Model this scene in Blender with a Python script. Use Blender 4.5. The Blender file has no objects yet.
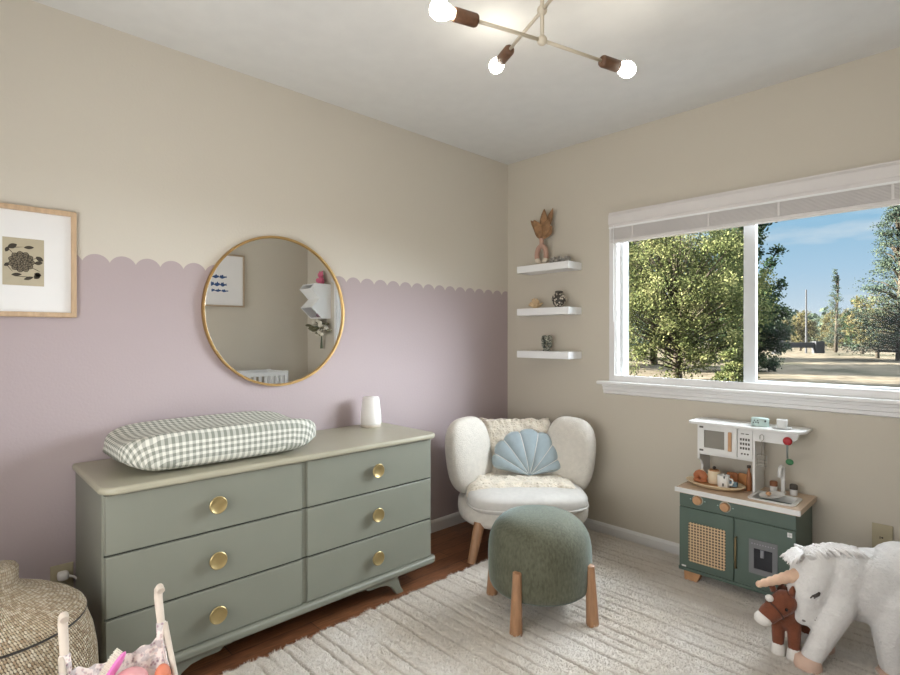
import bpy, bmesh, math, random
from math import cos, pi, radians as R, sqrt, atan2
def sin(a):
    v = math.sin(a)
    return 0.0 if abs(v) < 1e-12 else v
from mathutils import Vector, Matrix, Euler, noise as mnoise

scene = bpy.context.scene
COL = scene.collection
random.seed(7)
ROOM_W, ROOM_D, ROOM_H = 2.88, 3.45, 2.44

# ------------------------------------------------------------------ camera, world, sun, area light, exposure
cam_d = bpy.data.cameras.new('camera')
cam_d.sensor_width = 36.0
cam_d.lens = 534.2 / 900 * 36.0
cam_d.clip_start = 0.05
cam_d.clip_end = 500
cam = bpy.data.objects.new('camera', cam_d)
COL.objects.link(cam)
cam.location = (2.4656, -2.9456, 1.212)
cam.rotation_euler = (R(90 - 0.083), R(0.0), R(46.086))
scene.camera = cam

w = bpy.data.worlds.new('sky')
scene.world = w
w.use_nodes = True
wn, wl = w.node_tree.nodes, w.node_tree.links
wn.clear()
tc = wn.new('ShaderNodeTexCoord')
sep = wn.new('ShaderNodeSeparateXYZ'); wl.new(tc.outputs['Generated'], sep.inputs[0])
ramp = wn.new('ShaderNodeValToRGB'); wl.new(sep.outputs['Z'], ramp.inputs[0])
e = ramp.color_ramp.elements
e[0].position = 0.0; e[0].color = (0.72, 0.80, 0.86, 1)
e[1].position = 0.30; e[1].color = (0.22, 0.46, 0.72, 1)
k = ramp.color_ramp.elements.new(0.10); k.color = (0.46, 0.66, 0.84, 1)
k = ramp.color_ramp.elements.new(0.19); k.color = (0.30, 0.55, 0.76, 1)
nz = wn.new('ShaderNodeTexNoise'); nz.inputs['Scale'].default_value = 7; nz.inputs['Detail'].default_value = 6
mp = wn.new('ShaderNodeMapping'); mp.inputs['Scale'].default_value = (1, 1, 4)
wl.new(tc.outputs['Generated'], mp.inputs[0]); wl.new(mp.outputs[0], nz.inputs['Vector'])
cr = wn.new('ShaderNodeValToRGB'); wl.new(nz.outputs['Fac'], cr.inputs[0])
cr.color_ramp.elements[0].position = 0.50; cr.color_ramp.elements[0].color = (0, 0, 0, 1)
cr.color_ramp.elements[1].position = 0.78; cr.color_ramp.elements[1].color = (0.7, 0.7, 0.7, 1)
mx = wn.new('ShaderNodeMixRGB'); wl.new(cr.outputs[0], mx.inputs[0]); wl.new(ramp.outputs[0], mx.inputs[1])
mx.inputs[2].default_value = (0.85, 0.88, 0.90, 1)
bg = wn.new('ShaderNodeBackground'); wl.new(mx.outputs[0], bg.inputs[0]); bg.inputs[1].default_value = 0.95
wo = wn.new('ShaderNodeOutputWorld'); wl.new(bg.outputs[0], wo.inputs[0])

def aim(o, d):
    o.rotation_euler = Vector(d).to_track_quat('-Z', 'Y').to_euler()

def sun(name, energy, color, angle, direction):
    l = bpy.data.lights.new(name, 'SUN'); l.energy = energy; l.color = color; l.angle = R(angle)
    o = bpy.data.objects.new(name, l); COL.objects.link(o); aim(o, direction); o.location = (0, 6, 8)
    return o

SUN = sun('sun', 85.0, (1.0, 0.93, 0.82), 0.6, (0.70, 0.45, -0.36))
GLOW = sun('sky_fill', 27.0, (0.86, 0.93, 1.0), 75, (-0.44, -0.80, -0.60))  # added broad soft sun standing in for bright sky through the window
GLOW2 = sun('side_sky_fill', 5.0, (0.86, 0.93, 1.0), 55, (-0.80, -0.55, -0.10))  # second added soft sun, brightens the left wall through the window

al = bpy.data.lights.new('added_fill', 'AREA'); al.shape = 'RECTANGLE'; al.size = 1.6; al.size_y = 1.9  # added fill near the wall behind the camera, not a lamp of the room
al.energy = 56; al.color = (0.97, 0.985, 1.0)
ao = bpy.data.objects.new('added_fill', al); COL.objects.link(ao); ao.location = (1.6, -3.40, 1.40); aim(ao, (0.0, 1, 0.36))

vs = scene.view_settings
scene.display_settings.display_device = 'sRGB'
vs.view_transform = 'Standard'; vs.look = 'None'; vs.exposure = 0.0; vs.gamma = 1.0; vs.use_curve_mapping = False

# ------------------------------------------------------------------ helpers
def srgb(h):
    h = h.lstrip('#')
    v = [int(h[i:i + 2], 16) / 255 for i in (0, 2, 4)]
    return tuple(c / 12.92 if c <= 0.04045 else ((c + 0.055) / 1.055) ** 2.4 for c in v) + (1.0,)

class NT:
    """small wrapper to wire shader nodes"""
    def __init__(self, name):
        self.m = bpy.data.materials.new(name); self.m.use_nodes = True
        self.n, self.l = self.m.node_tree.nodes, self.m.node_tree.links
        self.bsdf = self.n['Principled BSDF']
    def node(self, typ, **kw):
        nd = self.n.new(typ)
        for k_, v in kw.items():
            if k_.startswith('i_'):
                nd.inputs[k_[2:].replace('_', ' ')].default_value = v
            else:
                setattr(nd, k_, v)
        return nd
    def math(self, op, a, b=None, c=None):
        nd = self.n.new('ShaderNodeMath'); nd.operation = op
        for i, v in enumerate((a, b, c)):
            if v is None: continue
            if isinstance(v, (int, float)): nd.inputs[i].default_value = v
            else: self.l.new(v, nd.inputs[i])
        return nd.outputs[0]
    def mix(self, f, a, b):
        nd = self.n.new('ShaderNodeMixRGB')
        for i, v in enumerate((f, a, b)):
            if isinstance(v, (int, float)): nd.inputs[i].default_value = v
            elif isinstance(v, tuple): nd.inputs[i].default_value = v
            else: self.l.new(v, nd.inputs[i])
        return nd.outputs[0]
    def coords(self, kind='Object', scale=(1, 1, 1)):
        t = self.n.new('ShaderNodeTexCoord'); m = self.n.new('ShaderNodeMapping')
        m.inputs['Scale'].default_value = scale
        self.l.new(t.outputs[kind], m.inputs[0]); return m.outputs[0]
    def noise(self, scale, detail=3, vec=None, kind='Object', stretch=(1, 1, 1)):
        nd = self.n.new('ShaderNodeTexNoise'); nd.inputs['Scale'].default_value = scale; nd.inputs['Detail'].default_value = detail
        self.l.new(vec if vec is not None else self.coords(kind, stretch), nd.inputs['Vector']); return nd.outputs['Fac']
    def ramp(self, fac, stops):
        nd = self.n.new('ShaderNodeValToRGB'); self.l.new(fac, nd.inputs[0])
        el = nd.color_ramp.elements
        while len(el) < len(stops): el.new(0.5)
        for q, (p, c) in zip(el, stops): q.position = p; q.color = c
        return nd.outputs[0]
    def bump(self, h, strength=0.3, dist=0.002):
        nd = self.n.new('ShaderNodeBump'); nd.inputs['Strength'].default_value = strength; nd.inputs['Distance'].default_value = dist
        self.l.new(h, nd.inputs['Height']); self.l.new(nd.outputs[0], self.bsdf.inputs['Normal'])
    def set(self, color=None, rough=None, metal=None, sheen=None, **kw):
        b = self.bsdf
        if color is not None:
            if isinstance(color, tuple): b.inputs['Base Color'].default_value = color
            else: self.l.new(color, b.inputs['Base Color'])
        if rough is not None: b.inputs['Roughness'].default_value = rough
        if metal is not None: b.inputs['Metallic'].default_value = metal
        if sheen is not None:
            b.inputs['Sheen Weight'].default_value = sheen; b.inputs['Sheen Roughness'].default_value = 0.4
        for k_, v in kw.items(): b.inputs[k_.replace('_', ' ')].default_value = v
        return self.m

def mat(name, hexc, rough=0.6, metal=0.0, var=0.06, nscale=12, bump=0.0, bscale=200, bdist=0.002, sheen=None, stretch=(1, 1, 1), **kw):
    t = NT(name)
    c = srgb(hexc)
    lo = tuple(x * (1 - var) for x in c[:3]) + (1,); hi = tuple(min(1, x * (1 + var)) for x in c[:3]) + (1,)
    col = t.ramp(t.noise(nscale, 3, stretch=stretch), [(0.3, lo), (0.7, hi)])
    if bump: t.bump(t.noise(bscale, 2), bump, bdist)
    return t.set(col, rough, metal, sheen, **kw)

class MB:
    """collects shapes and builds ONE mesh object"""
    def __init__(self): self.v = []; self.f = []; self.uv = {}; self.mi = []
    def add(self, vs_, fs, mi=0, uvs=None):
        o = len(self.v); self.v += [Vector(p) for p in vs_]
        for i, f_ in enumerate(fs):
            if uvs: self.uv[len(self.f)] = uvs[i]
            self.f.append(tuple(o + q for q in f_)); self.mi.append(mi)
        return self
    def box(self, x0, x1, y0, y1, z0, z1, mi=0, M=None):
        p = [Vector(q) for q in ((x0, y0, z0), (x1, y0, z0), (x1, y1, z0), (x0, y1, z0), (x0, y0, z1), (x1, y0, z1), (x1, y1, z1), (x0, y1, z1))]
        if M: p = [M @ q for q in p]
        return self.add(p, [(0, 3, 2, 1), (4, 5, 6, 7), (0, 1, 5, 4), (1, 2, 6, 5), (2, 3, 7, 6), (3, 0, 4, 7)], mi)
    def prism(self, poly, axis, a, b, mi=0):
        n = len(poly)
        def P(q, t):
            return {'x': (t, q[0], q[1]), 'y': (q[0], t, q[1]), 'z': (q[0], q[1], t)}[axis]
        vs_ = [P(q, a) for q in poly] + [P(q, b) for q in poly]
        fs = [tuple(range(n))[::-1], tuple(range(n, 2 * n))] + [(i, (i + 1) % n, n + (i + 1) % n, n + i) for i in range(n)]
        return self.add(vs_, fs, mi)
    def tube(self, pts, rad, seg=12, cap=True, mi=0):
        pts = [Vector(p) for p in pts]; n = len(pts)
        if not isinstance(rad, (list, tuple)): rad = [rad] * n
        vs_, fs = [], []
        up = None
        for i in range(n):
            d = (pts[min(i + 1, n - 1)] - pts[max(i - 1, 0)]).normalized()
            if up is None:
                a = Vector((0, 0, 1)) if abs(d.z) < 0.9 else Vector((1, 0, 0))
                s = d.cross(a).normalized()
            else:
                s = (up - d * up.dot(d)).normalized()
            up = s; t = d.cross(s)
            for k_ in range(seg):
                an = 2 * pi * k_ / seg
                vs_.append(pts[i] + (s * cos(an) + t * sin(an)) * rad[i])
        for i in range(n - 1):
            for k_ in range(seg):
                a, b = i * seg + k_, i * seg + (k_ + 1) % seg
                fs.append((a, b, b + seg, a + seg))
        if cap: fs += [tuple(range(seg))[::-1], tuple(range((n - 1) * seg, n * seg))]
        return self.add(vs_, fs, mi)
    def lathe(self, prof, seg=32, M=None, mi=0, ex=1.0, ey=1.0):
        vs_, fs, uvs = [], [], []
        L = [0]
        for i in range(1, len(prof)): L.append(L[-1] + math.dist(prof[i], prof[i - 1]))
        for r_, z in prof:
            for k_ in range(seg):
                a = 2 * pi * k_ / seg
                p = Vector((r_ * cos(a) * ex, r_ * sin(a) * ey, z)); vs_.append(M @ p if M else p)
        for i in range(len(prof) - 1):
            for k_ in range(seg):
                a, b = i * seg + k_, i * seg + (k_ + 1) % seg
                fs.append((a, b, b + seg, a + seg))
                uvs.append(((k_ / seg, L[i]), ((k_ + 1) / seg, L[i]), ((k_ + 1) / seg, L[i + 1]), (k_ / seg, L[i + 1])))
        if prof[0][0] > 1e-4: fs.append(tuple(range(seg))[::-1]); uvs.append(((0, 0),) * seg)
        if prof[-1][0] > 1e-4: fs.append(tuple(range((len(prof) - 1) * seg, len(prof) * seg))); uvs.append(((0, L[-1]),) * seg)
        return self.add(vs_, fs, mi, uvs)
    def sell(self, c, r, e1=1.0, e2=1.0, nu=32, nv=20, M=None, mi=0):
        """superellipsoid, e1 vertical squareness, e2 horizontal squareness"""
        def s(v, p): return math.copysign(abs(v) ** p, v)
        vs_, fs = [], []
        for j in range(nv + 1):
            t = -pi / 2 + pi * j / nv
            for i in range(nu):
                a = 2 * pi * i / nu
                p = Vector((r[0] * s(cos(t), e1) * s(cos(a), e2), r[1] * s(cos(t), e1) * s(sin(a), e2), r[2] * s(sin(t), e1)))
                p = (M @ p if M else p) + Vector(c); vs_.append(p)
        for j in range(nv):
            for i in range(nu):
                a, b = j * nu + i, j * nu + (i + 1) % nu
                fs.append((a, b, b + nu, a + nu))
        return self.add(vs_, fs, mi)
    def grid(self, fn, nu, nv, mi=0, closed_u=False):
        vs_ = [fn(i / nu, j / nv) for j in range(nv + 1) for i in range(nu + 1)]
        fs = [(j * (nu + 1) + i, j * (nu + 1) + i + 1, (j + 1) * (nu + 1) + i + 1, (j + 1) * (nu + 1) + i) for j in range(nv) for i in range(nu)]
        return self.add(vs_, fs, mi)
    def build(self, name, mats, parent=None, smooth=False, bevel=0.0, bseg=2, subsurf=0, world=False, weld=True, auto=None):
        vs_ = self.v
        if world and parent is not None:
            top = parent
            while top.parent: top = top.parent
            inv = Matrix.LocRotScale(top.location, top.rotation_euler, None).inverted()
            vs_ = [inv @ p for p in vs_]
        me = bpy.data.meshes.new(name)
        me.from_pydata([tuple(p) for p in vs_], [], self.f)
        mats = mats if isinstance(mats, (list, tuple)) else [mats]
        for m_ in mats: me.materials.append(m_)
        for p, q in zip(me.polygons, self.mi): p.material_index = q
        if self.uv:
            ul = me.uv_layers.new(name='UVMap')
            for fi, u in self.uv.items():
                for li, c in zip(me.polygons[fi].loop_indices, u): ul.data[li].uv = c
        bm = bmesh.new(); bm.from_mesh(me)
        if weld: bmesh.ops.remove_doubles(bm, verts=bm.verts, dist=1e-5)
        bmesh.ops.recalc_face_normals(bm, faces=bm.faces)
        bm.to_mesh(me); bm.free()
        if smooth:
            for p in me.polygons: p.use_smooth = True
        o = bpy.data.objects.new(name, me); COL.objects.link(o)
        if parent is not None: o.parent = parent
        if bevel:
            b = o.modifiers.new('bevel', 'BEVEL'); b.width = bevel; b.segments = bseg; b.limit_method = 'ANGLE'; b.angle_limit = R(35)
        if subsurf:
            s = o.modifiers.new('sub', 'SUBSURF'); s.levels = subsurf; s.render_levels = subsurf
        if smooth and auto:
            try: me.set_sharp_from_angle(angle=R(auto))
            except Exception: pass
        return o

def tag(o, label, cat, group=None, kind=None):
    o['label'] = label; o['category'] = cat
    if group: o['group'] = group
    if kind: o['kind'] = kind
    return o

def thing(name, label, cat, loc=(0, 0, 0), rz=0.0, group=None):
    o = bpy.data.objects.new(name, None); o.empty_display_size = 0.05
    COL.objects.link(o); o.location = loc; o.rotation_euler = (0, 0, rz)
    return tag(o, label, cat, group)

def struct(o):
    o['kind'] = 'structure'; return o

def remesh(o, voxel, smooth_it=6, disp=None):
    m = o.modifiers.new('remesh', 'REMESH'); m.mode = 'VOXEL'; m.voxel_size = voxel; m.use_smooth_shade = True
    s = o.modifiers.new('smooth', 'SMOOTH'); s.iterations = smooth_it; s.factor = 0.5
    if disp:
        t = bpy.data.textures.new(o.name + '_nap', 'CLOUDS'); t.noise_scale = disp[1]; t.noise_depth = 2
        d = o.modifiers.new('nap', 'DISPLACE'); d.texture = t; d.strength = disp[0]; d.mid_level = 0.5; d.texture_coords = 'LOCAL'
    return o

def rrect(x0, x1, y0, y1, r, n=6):
    pts = []
    for cx, cy, a0 in ((x1 - r, y1 - r, 0), (x0 + r, y1 - r, 90), (x0 + r, y0 + r, 180), (x1 - r, y0 + r, 270)):
        for i in range(n + 1):
            a = R(a0 + 90 * i / n); pts.append((cx + r * cos(a), cy + r * sin(a)))
    return pts

# ------------------------------------------------------------------ materials of the setting
def wall_paint(name, hexc, two_tone=False):
    t = NT(name)
    base = srgb(hexc)
    if two_tone:
        g = t.n.new('ShaderNodeNewGeometry'); s = t.n.new('ShaderNodeSeparateXYZ'); t.l.new(g.outputs['Position'], s.inputs[0])
        fr = t.math('FRACT', t.math('DIVIDE', t.math('ADD', s.outputs['Y'], 10.0 + 0.096 + 0.0458), 0.0916))
        dx = t.math('MULTIPLY', t.math('SUBTRACT', fr, 0.5), 0.0916)
        # 10.0 is not a whole number of scallops; phase folded in below
        hgt = t.math('ADD', t.math('SQRT', t.math('SUBTRACT', 0.00250, t.math('MULTIPLY', dx, dx))), 1.4855)
        below = t.math('LESS_THAN', s.outputs['Z'], hgt)
        col = t.mix(below, base, srgb('#B1A2A3'))
    else:
        col = base
    nv = t.noise(2.5, 4)
    col = t.mix(t.math('MULTIPLY', nv, 0.06), col, (0.45, 0.40, 0.33, 1))
    t.bump(t.noise(95, 4), 0.22, 0.003)
    return t.set(col, 0.75)

M_WALL_L = wall_paint('cream_and_mauve_paint', '#D1CABD', True)
M_WALL = wall_paint('greige_paint', '#C9C1B2')
M_CEIL = mat('ceiling_white', '#DEDDDA', 0.9, var=0.02, bump=0.12, bscale=90)
M_TRIM = mat('white_trim', '#E4E2E0', 0.4, var=0.01)
M_VINYL = mat('white_vinyl', '#D8DADB', 0.3, var=0.01)

def wood_floor():
    t = NT('dark_wood_floor')
    v = t.coords('Object')
    # planks run along Y: swap axes for the brick texture
    s = t.n.new('ShaderNodeSeparateXYZ'); t.l.new(v, s.inputs[0])
    c = t.n.new('ShaderNodeCombineXYZ'); t.l.new(s.outputs['Y'], c.inputs[0]); t.l.new(s.outputs['X'], c.inputs[1])
    b = t.node('ShaderNodeTexBrick'); t.l.new(c.outputs[0], b.inputs['Vector'])
    b.inputs['Scale'].default_value = 1.0; b.inputs['Brick Width'].default_value = 0.9; b.inputs['Row Height'].default_value = 0.085
    b.inputs['Mortar Size'].default_value = 0.0015; b.offset = 0.37
    b.inputs['Color1'].default_value = srgb('#9C6A48'); b.inputs['Color2'].default_value = srgb('#7A4E34'); b.inputs['Mortar'].default_value = srgb('#2C1A10')
    g = t.noise(22, 6, stretch=(6, 0.6, 1))
    gr = t.ramp(g, [(0.3, (0.45, 0.45, 0.45, 1)), (0.7, (1.15, 1.1, 1.05, 1))])
    mxn = t.node('ShaderNodeMixRGB', blend_type='MULTIPLY'); mxn.inputs[0].default_value = 0.9
    t.l.new(b.outputs['Color'], mxn.inputs[1]); t.l.new(gr, mxn.inputs[2])
    t.bump(g, 0.1, 0.001)
    return t.set(mxn.outputs[0], 0.38)
M_FLOOR = wood_floor()

# ------------------------------------------------------------------ room shell
T = 0.14
WX0, WX1, WZ0, WZ1 = 0.84, 2.285, 0.945, 1.93     # window opening in the far wall
struct(MB().box(-T, ROOM_W + T, -ROOM_D - T, T, -0.12, 0).build('floor', M_FLOOR))
struct(MB().box(-T, ROOM_W + T, -ROOM_D - T, T, ROOM_H, ROOM_H + 0.2).build('ceiling', M_CEIL))
struct(MB().box(-T, 0, -ROOM_D, T, 0, ROOM_H).build('wall_left', M_WALL_L))
struct(MB().box(ROOM_W, ROOM_W + T, -ROOM_D, T, 0, ROOM_H).build('wall_right', M_WALL))
struct(MB().box(-T, ROOM_W + T, -ROOM_D - T, -ROOM_D, 0, ROOM_H).build('wall_near', M_WALL))
wf = MB()
wf.box(0, WX0, 0, T, 0, ROOM_H).box(WX1, ROOM_W, 0, T, 0, ROOM_H).box(WX0, WX1, 0, T, 0, WZ0).box(WX0, WX1, 0, T, WZ1, ROOM_H)
struct(wf.build('wall_far', M_WALL))
BB = [(0, 0), (-0.013, 0), (-0.013, 0.058), (-0.009, 0.068), (-0.004, 0.074), (0, 0.074)]
struct(MB().prism([(p[0], p[1]) for p in BB], 'x', 0.0, ROOM_W).build('baseboard_far', M_TRIM))
struct(MB().prism([(-p[0], p[1]) for p in BB], 'y', -ROOM_D, 0.0).build('baseboard_left', M_TRIM))
struct(MB().prism([(ROOM_W + p[0], p[1]) for p in BB], 'y', -ROOM_D, 0.0).build('baseboard_right', M_TRIM))

# window: vinyl frame, two sashes, glass, stool and apron
win = bpy.data.objects.new('window_1', None); COL.objects.link(win); win.location = (1.56, 0.06, 0.95); struct(win)
def ring(x0, x1, z0, z1, y0, y1, w_, mb=None):
    mb = mb or MB()
    mb.box(x0, x0 + w_, y0, y1, z0, z1).box(x1 - w_, x1, y0, y1, z0, z1)
    mb.box(x0 + w_, x1 - w_, y0, y1, z0, z0 + w_).box(x0 + w_, x1 - w_, y0, y1, z1 - w_, z1)
    return mb
fr = ring(WX0 - 0.035, WX1 + 0.035, WZ0, WZ1 + 0.02, -0.012, 0.0, 0.037)
fr.box(WX0, WX0 + 0.012, -0.0, 0.09, WZ0, WZ1).box(WX1 - 0.012, WX1, 0.0, 0.09, WZ0, WZ1)
struct(fr.build('window_frame', M_TRIM, win, world=True, bevel=0.003))
vf = ring(WX0 + 0.01, WX1 - 0.01, WZ0, WZ1, 0.045, 0.10, 0.022)
vf.box(1.532, 1.584, 0.05, 0.10, WZ0 + 0.02, WZ1 - 0.02)
vf.box(1.536, 1.590, 0.045, 0.08, WZ0 + 0.02, WZ1 - 0.02)
vf.box(1.584, WX1 - 0.02, 0.045, 0.08, WZ0 + 0.018, WZ0 + 0.045)
struct(vf.build('window_sash', M_VINYL, win, world=True, bevel=0.003))

def glass_mat():
    t = NT('window_glass')
    t.n.remove(t.bsdf)
    tr = t.node('ShaderNodeBsdfTransparent'); tr.inputs[0].default_value = (0.96, 0.98, 0.98, 1)
    gl = t.node('ShaderNodeBsdfGlossy'); gl.inputs['Roughness'].default_value = 0.12
    fz = t.node('ShaderNodeFresnel'); fz.inputs['IOR'].default_value = 1.45
    mxs = t.node('ShaderNodeMixShader')
    geo = t.node('ShaderNodeNewGeometry')
    fac = t.math('MULTIPLY', fz.outputs[0], 0.25)
    t.l.new(fac, mxs.inputs[0]); t.l.new(tr.outputs[0], mxs.inputs[1]); t.l.new(gl.outputs[0], mxs.inputs[2])
    t.l.new(mxs.outputs[0], t.n['Material Output'].inputs['Surface'])
    return t.m
M_GLASS = glass_mat()
gp = MB()
gp.add([(WX0 + 0.03, 0.075, WZ0 + 0.02), (1.535, 0.075, WZ0 + 0.02), (1.535, 0.075, WZ1 - 0.02), (WX0 + 0.03, 0.075, WZ1 - 0.02)], [(0, 1, 2, 3)])
struct(gp.build('window_pane', M_GLASS, win, world=True))
gp = MB()
gp.add([(1.580, 0.063, WZ0 + 0.04), (WX1 - 0.03, 0.063, WZ0 + 0.04), (WX1 - 0.03, 0.063, WZ1 - 0.02), (1.580, 0.063, WZ1 - 0.02)], [(0, 1, 2, 3)])
struct(gp.build('window_pane', M_GLASS, win, world=True))
st = MB().box(WX0 - 0.10, WX1 + 0.10, -0.052, 0.048, 0.925, 0.945)
struct(st.build('window_sill', M_TRIM, win, world=True, bevel=0.006, bseg=3))
ap = MB().prism([(0, 0.925), (-0.030, 0.925), (-0.030, 0.913), (-0.022, 0.910), (-0.022, 0.892), (-0.014, 0.888), (-0.014, 0.872), (0, 0.866)], 'x', WX0 - 0.072, WX1 + 0.072)
struct(ap.build('window_apron', M_TRIM, win, world=True))

# ------------------------------------------------------------------ rug
RX0, RX1, RY0, RY1 = 0.545, 2.30, -3.1, -0.035
def rug_mat():
    t = NT('ivory_rug_wool')
    n1 = t.noise(3.0, 3)
    col = t.ramp(n1, [(0.35, srgb('#ECE2D5')), (0.65, srgb('#F5EEE5'))])
    n2 = t.noise(160, 3)
    col = t.mix(t.math('MULTIPLY', t.math('SUBTRACT', 1.0, n2), 0.15), col, srgb('#BBAE9C'))
    at = t.n.new('ShaderNodeAttribute'); at.attribute_name = 'groove'
    col = t.mix(t.math('MULTIPLY', at.outputs['Fac'], 0.9), col, srgb('#A08F7A'))
    t.bump(t.noise(260, 4), 1.0, 0.008)
    return t.set(col, 0.95, sheen=0.2)
def make_rug():
    nx, ny = 300, 660
    rows = []
    y = RY1
    rnd = random.Random(3)
    while y > RY0:
        rows.append(y); y -= rnd.choice((0.045, 0.056, 0.066, 0.05, 0.074))
    vs_, gr = [], []
    for j in range(ny + 1):
        yy = RY0 + (RY1 - RY0) * j / ny
        for i in range(nx + 1):
            x = RX0 + (RX1 - RX0) * i / nx
            wob = 0.005 * mnoise.noise(Vector((x * 5, yy * 2.0, 0))) + 0.004 * mnoise.noise(Vector((x * 22, yy * 9, 3)))
            yw = yy + wob
            q = min(range(len(rows)), key=lambda a: abs(rows[a] - yw)) if False else None
            d = min(abs(yw - r_) for r_ in rows)
            brk = mnoise.noise(Vector((x * 3.3, rows[min(len(rows) - 1, int((RY1 - yw) / 0.0582))] * 40, 7)))
            g = max(0.0, 1 - d / 0.009) * max(0.12, min(1, 0.55 + 1.8 * brk))
            edge = min(1.0, min(x - RX0, RX1 - x, yy - RY0, RY1 - yy) / 0.02)
            z = 0.006 + (0.020 * sqrt(max(0, edge))) - 0.015 * g + 0.0045 * mnoise.noise(Vector((x * 85, yy * 85, 1))) + 0.005 * mnoise.noise(Vector((x * 170, yy * 170, 1)))
            xo = 0.0
            if i <= 3: xo = 0.018 * (mnoise.noise(Vector((3, yy * 26, 2)))) + (0.016 if g > 0.3 else 0)
            vs_.append((x + xo, yy, max(0.003, z))); gr.append(g)
    fs = [(j * (nx + 1) + i, j * (nx + 1) + i + 1, (j + 1) * (nx + 1) + i + 1, (j + 1) * (nx + 1) + i) for j in range(ny) for i in range(nx)]
    me = bpy.data.meshes.new('area_rug'); me.from_pydata(vs_, [], fs)
    a = me.attributes.new('groove', 'FLOAT', 'POINT'); a.data.foreach_set('value', gr)
    for p in me.polygons: p.use_smooth = True
    me.materials.append(rug_mat())
    o = bpy.data.objects.new('area_rug', me); COL.objects.link(o)
    tag(o, 'ivory wool area rug with carved dashed lines on wood floor', 'rug')
    return o
rug = make_rug()
vg = rug.vertex_groups.new(name='pile')
gat = rug.data.attributes['groove'].data
for q_ in range(11):
    lo_, hi_ = q_ / 10 - 0.05, q_ / 10 + 0.05
    ids = [v_.index for v_ in rug.data.vertices if lo_ <= gat[v_.index].value < hi_ and (v_.index % 301) < 296]
    if ids: vg.add(ids, max(0.0, 1 - q_ / 6), 'REPLACE')
psm = rug.modifiers.new('pile', 'PARTICLE_SYSTEM'); ps_ = psm.particle_system
pst = ps_.settings; pst.type = 'HAIR'; pst.count = 100000; pst.hair_step = 2
pst.use_emit_random = True; pst.emit_from = 'FACE'; pst.brownian_factor = 0.0; pst.factor_random = 0.0013; pst.normal_factor = 0.0019
pst.root_radius = 1.0; pst.tip_radius = 0.5; pst.radius_scale = 0.0014; pst.render_step = 2; pst.display_step = 2
ps_.vertex_group_density = 'pile'
RUG = 0.022

# ------------------------------------------------------------------ dresser
M_SAGE = mat('sage_green_paint', '#7E7F73', 0.42, var=0.03, nscale=5)
M_SAGE_TOP = mat('olive_sage_top', '#A5A08C', 0.35, var=0.04, nscale=5)
M_GAP = mat('painted_gap_shade', '#3A3C34', 0.8)
M_BRASS = mat('brushed_brass', '#AE9A6C', 0.38, 0.75, var=0.05, nscale=40)
DX = 0.480
dr = thing('dresser', 'long sage green six-drawer dresser with round brass knobs along the left wall', 'dresser', (0.25, -1.863, 0))
cb = MB()
def round_front(x0, x1, y0, y1, r, n=5):
    pts = [(x0, y0), (x0, y1)]
    for i in range(n + 1):
        a = R(90 - 90 * i / n); pts.append((x1 - r + r * cos(a), y1 - r + r * sin(a)))
    for i in range(n + 1):
        a = R(0 - 90 * i / n); pts.append((x1 - r + r * cos(a), y0 + r + r * sin(a)))
    return pts
cb.prism(round_front(0.02, 0.470, -2.564, -1.150, 0.018), 'z', 0.118, 0.706)
cb.build('body', M_SAGE, dr, world=True, bevel=0.002)
MB().prism(round_front(0.008, 0.503, -2.574, -1.130, 0.055, 8), 'z', 0.7055, 0.731).build('top_panel', M_SAGE_TOP, dr, world=True, bevel=0.010, bseg=4)
MB().prism(round_front(0.015, 0.500, -2.582, -1.140, 0.03, 6), 'z', 0.086, 0.1185).build('plinth_moulding', M_SAGE, dr, world=True, bevel=0.011, bseg=4)
knob_prof = [(0.0, 0.0), (0.009, 0.0), (0.008, 0.012), (0.012, 0.017), (0.029, 0.021), (0.0315, 0.0245), (0.0315, 0.028), (0.029, 0.030), (0.026, 0.0285), (0.015, 0.0245), (0.0, 0.0235)]
for (y0, y1) in ((-2.557, -1.871), (-1.846, -1.166)):
    for (z0, z1) in ((0.5115, 0.702), (0.3085, 0.5045), (0.1205, 0.3015)):
        d = MB().box(0.462, DX, y0, y1, z0, z1).build('drawer', M_SAGE, dr, world=True, bevel=0.003)
        K = Matrix.Translation((DX, (y0 + y1) / 2, (z0 + z1) / 2)) @ Matrix.Rotation(R(90), 4, 'Y')
        MB().lathe(knob_prof, 28, K).build('knob', M_BRASS, d, world=True, smooth=True, auto=50)
# dark strips painted in as gap shade between drawers, on the carcass front
gl = MB()
for z in (0.3015, 0.5045): gl.box(0.4695, 0.4712, -2.560, -1.163, z + 0.0005, z + 0.0065)
gl.box(0.4695, 0.4712, -2.560, -1.163, 0.7022, 0.7055)
gl.build('drawer_gap_shade', M_GAP, dr, world=True)
# bracket feet with a swept inner curve
def foot_poly(ya, yb, s):
    # ya outer end (y, far from the middle), s = +1 if middle is at -y side
    pts = [(0.032, 0.088), (0.245, 0.088), (0.245, 0.078), (0.212, 0.078), (0.203, 0.068), (0.19, 0.066), (0.14, 0.066), (0.10, 0.060), (0.072, 0.045), (0.052, 0.022), (0.038, 0.0),
           (0.0, 0.0), (0.0, 0.006), (0.014, 0.026), (0.024, 0.050), (0.030, 0.070)]
    return [(ya - s * p[0], p[1]) for p in pts]
for (ya, s) in ((-1.345, 1), (-2.400, -1)):
    MB().prism(foot_poly(ya, 0, s), 'x', 0.455, 0.485).build('foot', M_SAGE, dr, world=True, bevel=0.003)
    MB().prism(foot_poly(ya, 0, s), 'x', 0.03, 0.055).build('foot', M_SAGE, dr, world=True, bevel=0.003)

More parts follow.
